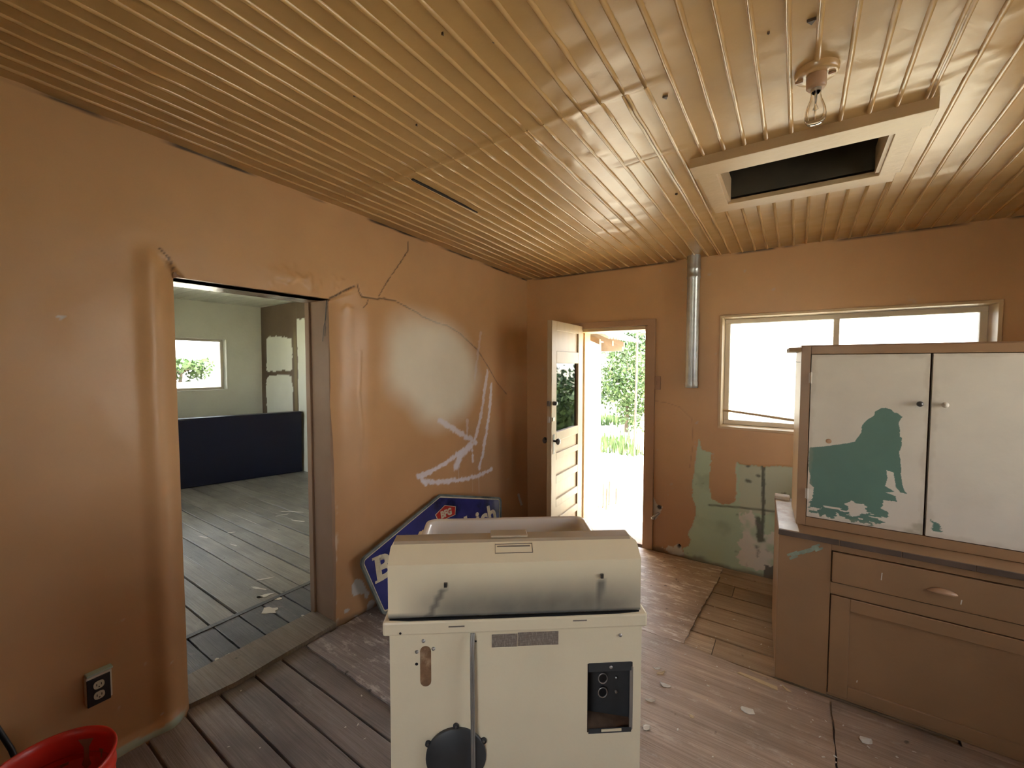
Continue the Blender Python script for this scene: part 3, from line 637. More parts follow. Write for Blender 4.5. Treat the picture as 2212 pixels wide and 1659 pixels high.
while y < SYB:
    MB().prism([(y+.002, SZ+.014), (y+.006, SZ), (y+.134, SZ), (y+.138, SZ+.014)], 'x', SX0-.02, -.2).build('ceiling_board', 'side_ceiling_white', cs); y += .14
fs_ = structure(MB().box(SX0-.05, -.2, SYF-.05, .1, -.3, -.032).build('floor_next_room', 'side_plank_dark'), 'grey painted plank floor of the next room', 'floor')
y = SYF
while y < SYB+.02:
    wv = random.uniform(.128, .146)
    plank(SX0-.02, -.64, y, y+wv, -.004, 'side_plank', fs_, .003)
    plank(-.64, -.262, y, y+wv, -.004, 'side_plank_dark', fs_, .003); y += wv
MB().box(-.665, -.63, -2.95, -1.4, -.01, .0).build('floor_strip', 'side_plank_dark', fs_)
def splat(name, parent, pts, z, m, t=.0012):
    return MB().prism(pts, 'z', z, z+t).build(name, m, parent)
def blob(cx, cy, rx, ry, n=12, j=.35, a0=0.0):
    return [(cx+math.cos(a0)*rx*r*math.cos(t)-math.sin(a0)*ry*r*math.sin(t), cy+math.sin(a0)*rx*r*math.cos(t)+math.cos(a0)*ry*r*math.sin(t)) for t, r in [(2*math.pi*k/n, 1+random.uniform(-j, j)) for k in range(n)]]
for (px, py, rx, ry, a) in [(583,1318,.05,.035,.5),(575,1285,.045,.02,1.2),(556,1270,.06,.012,.3),(572,1250,.05,.008,1.0),(600,1292,.025,.02,0),(500,1415,.05,.02,.6),(440,1160,.07,.01,.2),(630,1105,.16,.008,.5),(610,1112,.05,.01,1.2),(505,1177,.06,.006,.1),(645,1125,.06,.008,.4),(560,1290,.02,.015,.4),(470,1425,.02,.012,.2),(655,1330,.015,.008,.2),(500,1150,.04,.006,.9)]:
    p = at(px, py, 2, 0.0); splat('paint_spill', fs_, blob(p[0], p[1], rx, ry, 12, .4, a), -.0025, 'paint_flake', .0015)
# window of the next room
def window_unit(name, label, x, y0, y1, z0, z1, facing, mullions=(), dusty=(), fw=.035, frame_m='white_paint', depth=.05):
    """facing 'x': plane x=const spanning y; facing 'y': plane y=const spanning x (y0,y1 are then x0,x1)"""
    e = structure(empty(name, (x, (y0+y1)/2, z0) if facing == 'x' else ((y0+y1)/2, x, z0)), label, 'window'); c = (y0+y1)/2
    def bx(a0, a1, b0, b1, d0=-depth/2, d1=depth/2):
        return MB().box(d0, d1, a0-c, a1-c, b0-z0, b1-z0) if facing == 'x' else MB().box(a0-c, a1-c, d0, d1, b0-z0, b1-z0)
    bx(y0, y1, z1-fw, z1).build('frame_rail', frame_m, e, .003); bx(y0, y1, z0, z0+fw).build('frame_rail', frame_m, e, .003)
    bx(y0, y0+fw, z0+fw, z1-fw).build('frame_stile', frame_m, e, .003); bx(y1-fw, y1, z0+fw, z1-fw).build('frame_stile', frame_m, e, .003)
    for mu in mullions: bx(mu-.017, mu+.017, z0+fw, z1-fw).build('mullion', frame_m, e, .003)
    ed = [y0+fw]+[v for mu in mullions for v in (mu-.017, mu+.017)]+[y1-fw]
    for k in range(0, len(ed), 2):
        bx(ed[k], ed[k+1], z0+fw, z1-fw, -.002, .002).build('pane', 'glass_dusty' if (k//2) in dusty else 'glass_clear', e)
    return e
window_unit('window_2', 'small white framed window of the next room', SX0-.14, WIN2[0], WIN2[1], WIN2[2], WIN2[3], 'x')
window_unit('fill_window_6', 'larger white framed window added out of view to brighten the next room', SX0-.14, FILL_WIN6[0], FILL_WIN6[1], FILL_WIN6[2], FILL_WIN6[3], 'x')
window_unit('fill_window_3', 'two-pane window added in the right wall beside the viewer for fill daylight', RX+.12, FILL_RW[0], FILL_RW[1], FILL_RW[2], FILL_RW[3], 'x')
window_unit('fill_window_5', 'two-pane window added in the wall behind the viewer for fill daylight', RY-.12, FILL_BW[0], FILL_BW[1], FILL_BW[2], FILL_BW[3], 'y', ((FILL_BW[0]+FILL_BW[1])/2,))
window_unit('fill_window_4', 'two-pane front window added out of view to brighten the next room', SYF-.12, FILL_FW[0], FILL_FW[1], FILL_FW[2], FILL_FW[3], 'y', ((FILL_FW[0]+FILL_FW[1])/2,))

# ================================================================== WINDOW AND DOOR IN THE BACK WALL
w1 = window_unit('window_1', 'wide two-pane horizontal window with raw wood frame above the counter', .17, WIN[0]+.02, WIN[1]-.02, WIN[2]+.02, WIN[3]-.02, 'y', (2.512,), (0,), .035, 'white_paint')
c = w1.location
for (x0, x1, z0, z1) in [(WIN[0], WIN[1], WIN[3]-.018, WIN[3]), (WIN[0], WIN[1], WIN[2], WIN[2]+.018), (WIN[0], WIN[0]+.018, WIN[2]+.018, WIN[3]-.018), (WIN[1]-.018, WIN[1], WIN[2]+.018, WIN[3]-.018)]:
    MB().box(x0-c[0], x1-c[0], -.008-c[1], .24-c[1], z0-c[2], z1-c[2]).build('reveal_board', 'pine', w1, .002)
st = MB(); st.tube([(1.80, .10, 1.236), (2.05, .10, 1.212), (2.42, .10, 1.172)], .009, 8)
tag(st.build('wooden_stick', 'bare_wood'), 'thin stick lying slanted across the bottom of the wide window', 'stick')
# door frame
df = structure(empty('trim_3', (.885, .1, 0)), 'pale wooden frame of the exterior doorway', 'door frame')
D_ = lambda x0, x1, y0, y1, z0, z1: MB().box(x0-.885, x1-.885, y0-.1, y1-.1, z0, z1)
D_(DOOR[0]-.001, DOOR[0]+.03, .0, .26, -.02, 1.935).build('jamb', 'pine', df, .003)
D_(DOOR[1]-.03, DOOR[1]+.001, .0, .26, -.02, 1.935).build('jamb', 'brown_paint', df, .003)
D_(DOOR[0]+.03, DOOR[1]-.03, .0, .26, 1.905, 1.937).build('head_board', 'pine', df, .003)
D_(DOOR[1]-.004, DOOR[1]+.062, -.024, .0, .0, 1.94).build('casing', 'brown_paint', df, .003)
D_(DOOR[0]-.06, DOOR[1]+.062, -.022, .0, 1.938, 1.99).build('casing', 'brown_paint', df, .003)
D_(DOOR[0]-.062, DOOR[0]+.004, -.024, .0, .0, 1.94).build('casing', 'brown_paint', df, .003)
D_(DOOR[0]+.03, DOOR[1]-.03, .02, .27, -.02, .012).build('sill', 'weathered_board', df, .003)
D_(DOOR[0]+.03, DOOR[0]+.045, .10, .14, .012, 1.905).build('stop_strip', 'pine', df, .002)
# door leaf: local x along the width from the hinge, y through thickness (+y = face towards the opening)
HX, HY = .575, -.012
ang = math.atan2(-.672, .040)
door = structure(empty('door_1', (HX, HY, .012), ang), 'open cream panel door with glass upper light and dark knob', 'door')
DWD, DH, DT = .675, 1.945, .042
def dbox(name, x0, x1, z0, z1, t0, t1, m, bevel=.003, parent=None): return MB().box(x0, x1, t0, t1, z0, z1).build(name, m, parent or door, bevel)
dbox('stile', 0, .105, 0, DH, 0, DT, 'door_wood'); dbox('stile', DWD-.095, DWD, 0, DH, 0, DT, 'door_wood')
rails = [(0, .14), (.235, .30), (.40, .465), (.60, .665), (.80, .855), (.955, 1.03), (1.60, 1.70), (1.87, DH)]
for (a, b) in rails: dbox('rail', .105, DWD-.095, a, b, 0, DT, 'door_wood')
for (a, b) in [(.14, .235), (.30, .40), (.465, .60), (.665, .80), (.855, .955), (1.70, 1.87)]: dbox('panel', .10, DWD-.09, a-.005, b+.005, .012, DT-.014, 'door_wood', .004)
dbox('pane', .10, DWD-.09, 1.025, 1.605, .018, .022, 'glass_clear', 0)
kn = MB(); kn.lathe([(.0, DT+.055), (.018, DT+.053), (.027, DT+.042), (.024, DT+.03), (.010, DT+.022), (.009, DT)], (DWD-.045, 0, .965), 16, 'y')
kn.build('knob', 'dark_metal', door)
kn = MB(); kn.lathe([(.0, -.055), (.018, -.053), (.027, -.042), (.024, -.03), (.010, -.022), (.009, 0)], (DWD-.045, 0, .965), 16, 'y'); kn.build('knob', 'dark_metal', door)
dbox('lock_plate', DWD-.062, DWD-.030, .86, 1.02, DT, DT+.003, 'dark_metal', .001)
db = MB(); db.lathe([(0, DT+.03), (.016, DT+.028), (.018, DT), ], (DWD-.04, 0, 1.275), 14, 'y'); db.build('deadbolt', 'dark_metal', door)
dbox('latch', DWD-.001, DWD+.02, 1.255, 1.295, .008, DT-.008, 'dark_metal', .002); dbox('chain_plate', DWD-.001, DWD+.014, 1.12, 1.17, .012, DT-.008, 'steel', .002)
dbox('chain_plate', DWD-.05, DWD-.02, 1.13, 1.16, DT, DT+.006, 'steel', .001)

# ================================================================== THINGS ON THE WALLS AND CEILING
pe = tag(empty('stove_pipe', (1.588, -.066, 1.418)), 'galvanized metal flue pipe hanging from the ceiling on the back wall', 'pipe')
p = MB(); p.lathe([(.046, 0), (.048, .002), (.048, .03), (.0465, .035), (.0465, .86), (.048, .865)], n=28); p.lathe([(.044, .865), (.044, .0)], n=28); p.build('lower_section', 'galvanized', pe)
p = MB(); p.lathe([(.048, .86), (.051, .868), (.051, .88), (.0485, .885), (.0485, .93), (.051, .935), (.0485, .945), (.0485, 1.05)], n=28); p.build('upper_section', 'galvanized', pe)
p = MB(); p.lathe([(.0485, .028), (.0500, .036), (.0485, .044)], n=28); p.build('crimp_ring', 'galvanized', pe)
MB().box(-.004, .004, -.0495, -.046, .05, .85).build('seam', 'galvanized', pe)
# bulb fixture
cz = ceil_z(LAMP[1])
lamp = tag(empty('ceiling_lamp', (LAMP[0], LAMP[1], cz)), 'bare clear light bulb in a tan painted ceiling socket', 'lamp')
p = MB(); p.lathe([(.0, -.014), (.030, -.016), (.052, -.018), (.058, -.014), (.060, .004)], n=28); p.build('canopy', 'batten_paint', lamp)
p = MB(); p.lathe([(.027, -.014), (.027, -.05), (.022, -.056), (.0, -.056)], n=20); p.build('socket', 'brown_paint', lamp)
for x in (-.045, .04): MB().box(x-.01, x+.01, -.003, .003, -.024, -.017).build('screw_ear', 'brown_paint', lamp)
bulb = MB(); bulb.lathe([(.0135, -.056), (.0135, -.075), (.016, -.088), (.0225, -.105), (.0275, -.122), (.0295, -.138), (.0275, -.152), (.021, -.162), (.011, -.1665), (.0, -.1675)], n=24)
bo = bulb.build('bulb', 'bulb_glass', lamp)
p = MB(); p.tube([(0, 0, -.056), (0, 0, -.095), (0, 0, -.10)], [.005, .003, .001], 8); p.tube([(0, 0, -.095), (-.008, 0, -.118)], .0006, 5); p.tube([(0, 0, -.095), (.008, 0, -.118)], .0006, 5); p.tube([(-.008, 0, -.118), (0, 0, -.122), (.008, 0, -.118)], .0006, 5)
p.build('filament_stem', 'steel', bo)
p = MB(); p.lathe([(.0135, -.05), (.0145, -.056), (.0135, -.066)], n=16); p.build('screw_base', 'steel', bo)
# outlet
ot = tag(empty('wall_outlet', (.0, -3.243, .318), 0), 'black duplex power outlet low on the left wall', 'outlet')
MB().box(-.01, .030, -.036, .040, -.052, .060).build('outlet_box', 'white_paint', ot, .003)
MB().box(.030, .036, -.034, .034, -.056, .052).build('cover_plate', 'outlet_black', ot, .002)
for zc in (-.020, .022):
    f = MB(); pr = [(.016*math.copysign(abs(math.cos(t))**.7, math.cos(t)), zc+.0155*math.copysign(abs(math.sin(t))**.8, math.sin(t))) for t in [2*math.pi*k/20 for k in range(20)]]
    f.prism(pr, 'x', .036, .039); fo = f.build('socket_face', 'outlet_ivory', ot)
    s = MB(); s.box(.039, .0394, -.008, -.0055, zc-.003, zc+.006); s.box(.039, .0394, .0055, .008, zc-.003, zc+.006); s.lathe([(.0025, .0393), (0, .0394)], (0, 0, zc-.008), 8, 'x'); s.build('slot', 'outlet_black', fo)
MB().box(.0, .034, -.034, .044, .062, .070).build('paint_ridge', 'mint_paint', ot, .003)
# switch plate painted over, right of the door
sp = tag(empty('switch_plate', (1.297, -.012, 1.447)), 'painted-over light switch plate right of the exterior door', 'switch')
MB().box(-.035, .035, -.004, .012, -.057, .057).build('cover_plate', 'brown_paint', sp, .003); MB().box(-.006, .006, -.010, -.003, -.014, .014).build('switch_toggle', 'brown_paint', sp, .001)
# broken water pipe stub low beside the door casing
p = MB(); p.tube([(1.34, .03, .33), (1.325, -.03, .325), (1.30, -.05, .30)], .011, 10); p.lathe([(.016, 0), (.016, .018)], (1.298, -.05, .285), 10)
tag(p.build('pipe_stub', 'steel'), 'broken metal pipe stub poking from wall hole beside the doorway', 'pipe')
# black cable at lower left
p = MB(); p.tube([(.012, -3.56, .56), (.014, -3.53, .45), (.02, -3.495, .335), (.035, -3.47, .25), (.05, -3.455, .17), (.06, -3.46, .02), (.12, -3.62, .008), (.2, -3.9, .008)], .008, 8)
tag(p.build('power_cable', 'black_metal'), 'black cable hanging down the left wall behind the red bucket', 'cable')

# ================================================================== STOVE (seen from behind)
SO = (1.347, -2.900, 0.0); SR = math.radians(37.6)
stv = tag(empty('kitchen_stove', SO, SR), 'cream enamel kitchen stove standing with its back to the viewer', 'stove')
JB = (.572, .706, .518, .726)
body = MB(); bx0, bx1, bz0, bz1, byd = .003, .732, .05, .838, .62
for (x0, x1, z0, z1) in [(bx0, JB[0], bz0, bz1), (JB[0], JB[1], bz0, JB[2]), (JB[0], JB[1], JB[3], bz1), (JB[1], bx1, bz0, bz1)]: body.add([(x0,0,z0),(x1,0,z0),(x1,0,z1),(x0,0,z1)], [(0,1,2,3)])
body.add([(bx0,0,bz0),(bx0,byd,bz0),(bx0,byd,bz1),(bx0,0,bz1)], [(3,2,1,0)]); body.add([(bx1,0,bz0),(bx1,byd,bz0),(bx1,byd,bz1),(bx1,0,bz1)], [(0,1,2,3)])
body.add([(bx0,byd,bz0),(bx1,byd,bz0),(bx1,byd,bz1),(bx0,byd,bz1)], [(3,2,1,0)]); body.add([(bx0,0,bz0),(bx1,0,bz0),(bx1,byd,bz0),(bx0,byd,bz0)], [(3,2,1,0)]); body.add([(bx0,0,bz1),(bx1,0,bz1),(bx1,byd,bz1),(bx0,byd,bz1)], [(0,1,2,3)])
body.build('body', 'stove_enamel', stv)
for (x, y) in ((.05, .05), (.685, .05), (.05, .57), (.685, .57)): MB().lathe([(.02, .001), (.02, .03), (.012, .03), (.012, .06)], (x, y, 0), 12).build('foot', 'black_metal', stv)
MB().box(-.014, .745, -.013, .645, .838, .880).build('cooktop_rim', 'stove_enamel', stv, .007)
MB().box(.0, .731, .10, .64, .879, .886).build('cooktop', 'stove_enamel', stv, .003)
# back guard with sooty lower half
prof = [(0, .884), (0, 1.036), (.046, 1.078), (.052, 1.0825), (.090, 1.085), (.098, 1.078), (.104, .886)]
def guard():
    us = np.linspace(.0, .727, 60); pts = []
    for (a, b), n in zip(zip(prof[:-1], prof[1:]), (20, 8, 3, 4, 3, 10)):
        for k in range(n): t = k/n; pts.append((a[0]+(b[0]-a[0])*t, a[1]+(b[1]-a[1])*t))
    pts.append(prof[-1]); pts = np.array(pts); X, I = np.meshgrid(us, np.arange(len(pts)), indexing='ij')
    Yv, Zv = pts[I, 0], pts[I, 1]
    shrink = smooth(1.07, 1.085, Zv)*.018
    Xs = np.where(X > .36, np.minimum(X, .727-shrink), np.maximum(X, shrink*.4))
    fade = smooth(1.03, .90, Zv)
    soot = fade*np.clip(.95-((X-.42)/.40)**4, 0, 1)*.82
    soot = np.maximum(soot, smooth(.900, .884, Zv)*.97)
    for (px_, pz_, lean) in ((.161, .977, .5), (.611, .989, .06)):
        cx_ = px_-(pz_-Zv)*lean; soot = np.maximum(soot, smooth(.020, .004, np.abs(X-cx_))*(Zv < pz_)*.85*smooth(pz_+.0, pz_-.02, Zv))
    soot = np.where(Yv > .001, 0, soot)*(1+.1*fbm(X, Zv, 30, 3, 3))
    col = mixc(np.tile(np.array((.90, .79, .56)), (*X.shape, 1)), (.055, .06, .068), np.clip(soot, 0, 1))
    n0, n1 = X.shape; idx = np.arange(n0*n1).reshape(n0, n1)
    q = np.stack([idx[:-1, :-1], idx[1:, :-1], idx[1:, 1:], idx[:-1, 1:]], -1).reshape(-1, 4).tolist()
    q += [tuple(idx[0, :].tolist()), tuple(idx[-1, ::-1].tolist())]
    me = bpy.data.meshes.new('back_guard'); me.from_pydata(np.stack([Xs, Yv, Zv], -1).reshape(-1, 3).tolist(), [], q); me.update()
    setattr_color(me, col.reshape(-1, 3)); me.materials.append(MATS['stove_back_guard']); return link('back_guard', me, stv)
gd = guard()
for (x, z) in ((.161, .977), (.611, .989)): MB().box(x-.004, x+.004, -.006, .001, z-.006, z+.006).build('stud', 'dark_metal', gd)
MB().prism([(.044, 1.0775), (.051, 1.0835), (.090, 1.0865), (.0985, 1.0805), (.0985, 1.077), (.088, 1.083), (.052, 1.080), (.046, 1.0755)], 'x', .008, .709).build('top_trim', 'guard_trim', gd)
MB().box(.29, .40, .055, .10, 1.085, 1.0915).build('clip', 'guard_trim', gd, .002)
slp = lambda t, o=0.0: (.046*t-.0007-o*.67, 1.036+.042*t+o*.73)
def slope_plate(name, x0, x1, t0, t1, m, parent, h=.0012):
    a, b = slp(t0), slp(t1); a2, b2 = slp(t0, h), slp(t1, h)
    return MB().prism([a, b, b2, a2], 'x', x0, x1).build(name, m, parent)
pl_ = slope_plate('rating_plate', .302, .412, .42, .86, 'stove_enamel', gd)
for (x0, x1, t0, t1) in [(.302, .412, .84, .87), (.302, .412, .42, .45), (.302, .3035, .42, .87), (.4105, .412, .42, .87), (.308, .405, .72, .78)]: slope_plate('plate_line', x0, x1, t0, t1, 'label_plate', pl_, .002)
MB().box(.06, .68, .098, .108, .95, 1.06).build('control_panel', 'black_metal', gd, .002)
for k in range(5):
    MB().lathe([(.018, .107), (.016, .128), (0, .13)], (.12+k*.12, 0, 1.0), 16, 'y').build('control_knob', 'stove_enamel', gd)
for (x, y, r) in ((.20, .235, .075), (.53, .235, .09), (.20, .49, .09), (.53, .49, .075)):
    b = MB(); b.lathe([(r+.018, .886), (r+.016, .890), (r, .887)], (x, y, 0), 24); bo2 = b.build('burner', 'steel', stv)
    b = MB(); b.tube([(x+(r-.02-.012*t/6.28)*math.cos(t), y+(r-.02-.012*t/6.28)*math.sin(t), .893) for t in np.linspace(0, 6.28*3.5, 70)], .004, 6); b.build('coil', 'black_metal', bo2)
od = MB().box(.02, .715, .62, .645, .24, .80).build('oven_door', 'stove_enamel', stv, .006)
MB().tube([(.10, .645, .75), (.10, .685, .75), (.635, .685, .75), (.635, .645, .75)], .009, 8).build('handle', 'steel', od)
MB().box(.14, .595, .644, .648, .38, .66).build('oven_glass', 'black_metal', od, .003)
MB().box(.02, .715, .62, .64, .07, .23).build('drawer', 'stove_enamel', stv, .006)
MB().prism([(.004, -.004), (.06, -.0095), (.36, -.011), (.66, -.0095), (.722, -.004), (.724, .002), (.003, .002)], 'z', .8797, .8815).build('soot_line', 'black_metal', stv)
# rear panel details
jb = MB(); x0, x1, z0, z1 = JB; dd = .055
jb.add([(x0,0,z0),(x0,dd,z0+.022),(x0,dd,z1),(x0,0,z1)], [(0,1,2,3)]); jb.add([(x1,0,z0),(x1,dd*.55,z0+.014),(x1,dd*.55,z1),(x1,0,z1)], [(3,2,1,0)])
jb.add([(x0,dd,z0+.022),(x1,dd*.55,z0+.014),(x1,dd*.55,z1),(x0,dd,z1)], [(0,1,2,3)]); jb.add([(x0,0,z1),(x0,dd,z1),(x1,dd*.55,z1),(x1,0,z1)], [(0,1,2,3)])
jo = jb.build('junction_box', 'charcoal_metal', stv)
MB().add([(x0,0,z0),(x1,0,z0),(x1,dd*.55,z0+.014),(x0,dd,z0+.022)], [(0,1,2,3)]).build('box_bottom', 'box_rust', jo)
MB().box(x0+.003, x1-.003, -.002, .001, z1-.024, z1+.002).build('box_flange', 'charcoal_metal', jo, .0005)
MB().box(x0+.004, x1-.002, -.002, .001, z0-.004, z0+.010).build('box_flange', 'charcoal_metal', jo, .0005)
MB().box(x1-.008, x1+.002, -.0015, .001, z0+.004, z1-.014).build('box_flange', 'conduit', jo, .0005)
MB().box(x0+.042, x1-.032, -.004, -.002, z0+.002, z0+.009).build('bright_tab', 'stove_enamel', jo)
MB().lathe([(0, -.004), (.004, -.0035), (.005, -.002)], ((x0+x1)/2+.002, 0, z1-.012), 10, 'y').build('screw', 'steel', jo)
for zz in (.652, .608):
    yb_ = .040
    g = MB(); ring = [(x0+.056+.0135*math.cos(t), yb_-.004, zz+.0155*math.sin(t)) for t in np.linspace(0, 2*math.pi, 25)]; g.tube(ring, .0018, 6, False); g.build('grommet', 'steel', jo)
    MB().lathe([(.0125, yb_-.002), (.0, yb_-.001)], (x0+.056, 0, zz), 16, 'y').build('grommet_hole', 'black_metal', jo)
    MB().lathe([(0, .028), (.004, .029), (.004, .034)], (x0+.096, 0, zz+.004), 10, 'y').build('screw', 'steel', jo)
def capsule(cx, z0, z1, r, n=10):
    return [(cx+r*math.cos(t), z1-r+r*math.sin(t)) for t in np.linspace(0, math.pi, n)]+[(cx+r*math.cos(t), z0+r+r*math.sin(t)) for t in np.linspace(math.pi, 2*math.pi, n)]
MB().prism(capsule(.1035, .681, .800, .0155), 'y', -.0006, .001).build('vent_slot', 'rust_insulation', stv)
for (x, z) in ((.098, .815), (.079, .784), (.126, .791), (.668, .809)): MB().lathe([(0, -.004), (.004, -.0035), (.0052, 0)], (x, 0, z), 10, 'y').build('screw', 'steel', stv)
for (x, z, r) in ((.078, .748, .0045), (.246, .808, .003), (.036, .848, .0035)): MB().lathe([(0, -.0004), (r, -.0003)], (x, -.0135 if z > .84 else 0, z), 12, 'y').build('screw_hole', 'outlet_black', stv)
MB().box(.292, .3655, -.0012, 0, .788, .826).build('label_plate', 'printed_plate', stv, .0004); MB().box(.367, .485, -.0012, 0, .789, .829).build('label_plate', 'printed_plate', stv, .0004)
for (x0, x1, z) in ((.17, .215, .862), (.525, .565, .866)): MB().box(x0, x1, -.0145, -.0125, z-.0015, z+.0015).build('vent_notch', 'label_plate', stv)
dc = MB(); dc.lathe([(0, -.009), (.084, -.009), (.0865, -.006), (.0865, 0)], (.1885, 0, .470), 44, 'y'); dco = dc.build('round_cover', 'charcoal_metal', stv)
for a in (90, 152, 28, 270):
    cx_, cz_ = .1885+.090*math.cos(math.radians(a)), .470+.090*math.sin(math.radians(a))
    MB().lathe([(0, -.006), (.0085, -.006), (.0085, 0)], (cx_, 0, cz_), 14, 'y').build('cover_tab', 'charcoal_metal' if a == 90 else 'black_metal', dco)
    MB().lathe([(0, -.009), (.0035, -.008), (.004, -.006)], (cx_, 0, cz_), 8, 'y').build('screw', 'dark_metal', dco)
p = MB()
for o in (0, .0055): p.tube([(.2345+o, .004, .836), (.2340+o, -.012, .822), (.2335+o, -.016, .74), (.2345+o, -.018, .60), (.2355+o, -.020, .46), (.2360+o, -.022, .30), (.22+o, -.04, .08), (.18+o, -.05, .012)], .0035, 8)
p.build('power_cord', 'conduit', stv)
# enamel basin standing on the cooktop
bs = tag(empty('enamel_basin', (SO[0]+.35*math.cos(SR)-.235*math.sin(SR), SO[1]+.35*math.sin(SR)+.235*math.cos(SR), .887), SR), 'white enamel basin resting on the stove top behind the back guard', 'basin')
def rrect(hx, hy, r, n=5):
    out = []
    for cx_, cy_, a0 in ((hx-r, hy-r, 0), (-hx+r, hy-r, 90), (-hx+r, -hy+r, 180), (hx-r, -hy+r, 270)):
        for k in range(n+1): t = math.radians(a0+90*k/n); out.append((cx_+r*math.cos(t), cy_+r*math.sin(t)))
    return out
rings = [(.235, .07, .03, .002), (.250, .085, .03, .012), (.268, .098, .03, .146), (.285, .112, .035, .152), (.287, .114, .036, .149), (.285, .113, .036, .146), (.272, .102, .03, .140), (.255, .090, .03, .010), (.235, .07, .03, .0)]
rings = [rings[0]]+rings[1:]
vs = []; fs = []; nn = None
for (hx, hy, r, z) in rings:
    R_ = rrect(hx, hy, r); nn = len(R_); vs += [(a, b, z) for a, b in R_]
for i in range(len(rings)-1):
    for k in range(nn): fs.append((i*nn+k, i*nn+(k+1) % nn, (i+1)*nn+(k+1) % nn, (i+1)*nn+k))
fs += [tuple(range(nn)), tuple(range(len(rings)*nn-1, (len(rings)-1)*nn-1, -1))]
MB().add(vs, fs, True).build('bowl', 'white_enamel', bs)
MB().lathe([(.022, .0035), (.018, .005), (0, .004)], (0, 0, .0), 16).build('drain', 'steel', bs)

# ================================================================== CUPBOARDS
SK = -.065                                     # the cupboards stand slightly out of square
def cpos(x, y, y0): return x+(y-y0)*SK
class CB(MB):
    def __init__(s, o, y0): super().__init__(); s.o, s.y0 = o, y0
    def b(s, x0, x1, y0, y1, z0, z1):
        vs = [(cpos(x, y, s.y0)-s.o[0], y-s.o[1], z-s.o[2]) for z in (z0, z1) for (x, y) in ((x0, y0), (x1, y0), (x1, y1), (x0, y1))]
        s.add(vs, [(0,3,2,1),(4,5,6,7),(0,1,5,4),(1,2,6,5),(2,3,7,6),(3,0,4,7)]); return s
BO = (2.84, -.85, 0.0); BYF, BYB = -1.17, -.58; BXL, BXR = 2.232, 3.46
bc = tag(empty('base_cabinet', BO), 'brown painted base cabinet with drawer and panel door on the right', 'cabinet')
B_ = lambda *a: CB(BO, BYF).b(*a)
B_(BXL, BXL+.02, BYF+.02, BYB, .0, .745).build('side_panel', 'cabinet_paint', bc); B_(BXR-.02, BXR, BYF+.02, BYB, .0, .745).build('side_panel', 'cabinet_paint', bc)
B_(BXL+.02, BXR-.02, BYB-.015, BYB, .02, .745).build('back_panel', 'cabinet_paint', bc); B_(BXL+.02, BXR-.02, BYF+.02, BYB, .05, .07).build('bottom_panel', 'cabinet_paint', bc)
B_(BXL, 2.445, BYF, BYF+.02, .0, .745).build('stile', 'cabinet_paint', bc, .002); B_(3.25, BXR, BYF, BYF+.02, .0, .745).build('stile', 'cabinet_paint', bc, .002)
B_(2.445, 3.25, BYF, BYF+.02, .716, .745).build('rail', 'cabinet_paint', bc, .002); B_(2.445, 3.25, BYF, BYF+.02, .505, .562).build('rail', 'cabinet_paint', bc, .002); B_(2.445, 3.25, BYF+.006, BYF+.02, .0, .012).build('rail', 'cabinet_paint', bc, .002)
dr = B_(2.449, 3.246, BYF-.006, BYF+.014, .566, .711).build('drawer', 'cabinet_paint', bc, .003)
B_(2.452, 3.24, BYF+.02, BYB-.04, .575, .70).build('drawer_box', 'bare_wood', bc)
cp = MB(); hx_ = 2.825-BO[0]; n = 14
prof_ = [(.0, .018), (.012, .016), (.020, .008), (.022, 0)]
vs, fs = [], []
for i, (dpt, dz) in enumerate(prof_):
    for k in range(n+1):
        t = math.pi*k/n; vs.append((hx_-.045*math.cos(t)*(1-.12*(i == 0)), BYF-.006-BO[1]-dpt*math.sin(t), .628+dz*max(math.sin(t), .05)+.0))
for i in range(3):
    for k in range(n): fs.append((i*(n+1)+k, i*(n+1)+k+1, (i+1)*(n+1)+k+1, (i+1)*(n+1)+k))
cp.add(vs, fs, True); cpo = cp.build('cup_pull', 'brown_worn', dr); sd = cpo.modifiers.new('thick', 'SOLIDIFY'); sd.thickness = .003
dr2 = empty('door', (0, 0, 0)); dr2.parent = bc
y0_, y1_ = BYF-.002, BYF+.018
for (nm, a) in [('stile', (2.449, 2.522, y0_, y1_, .016, .500)), ('stile', (3.176, 3.246, y0_, y1_, .016, .500)), ('rail', (2.522, 3.176, y0_, y1_, .440, .500)), ('rail', (2.522, 3.176, y0_, y1_, .016, .072)), ('panel', (2.518, 3.18, y0_+.010, y1_-.002, .068, .444))]: B_(*a).build(nm, 'cabinet_paint', dr2, .003)
scf = MB()
for k in range(16):
    t = k/15; sy_ = BYF-.0006-.0002*k-BO[1]; xx = 2.275+t*.105+random.uniform(-.01, .01); zz = .630+t*.075+random.uniform(-.012, .012); ln = random.uniform(.02, .05)
    scf.add([(xx-BO[0], sy_, zz-BO[2]), (xx+ln-BO[0], sy_, zz+ln*.75), (xx+ln-.004-BO[0], sy_, zz+ln*.75+.008), (xx-.006-BO[0], sy_, zz+.010)], [(0,1,2,3)])
scf.build('paint_scuff', 'mint_scuff', bc)
for (x, z, l) in ((2.625, .625, .035), (2.555, .105, .012), (2.88, .595, .02)):
    MB().add([(x-BO[0], BYF-.0068-BO[1] if z > .5 else BYF+.0078-BO[1], z), (x+.004-BO[0], BYF-.0068-BO[1] if z > .5 else BYF+.0078-BO[1], z), (x+.006-BO[0], BYF-.0068-BO[1] if z > .5 else BYF+.0078-BO[1], z+l), (x+.002-BO[0], BYF-.0068-BO[1] if z > .5 else BYF+.0078-BO[1], z+l)], [(0,1,2,3)]).build('paint_nick', 'paint_flake', bc)
ct = tag(empty('countertop', (BO[0], BO[1], .745)), 'worn cream countertop with dark front edge on the base cabinet', 'countertop')
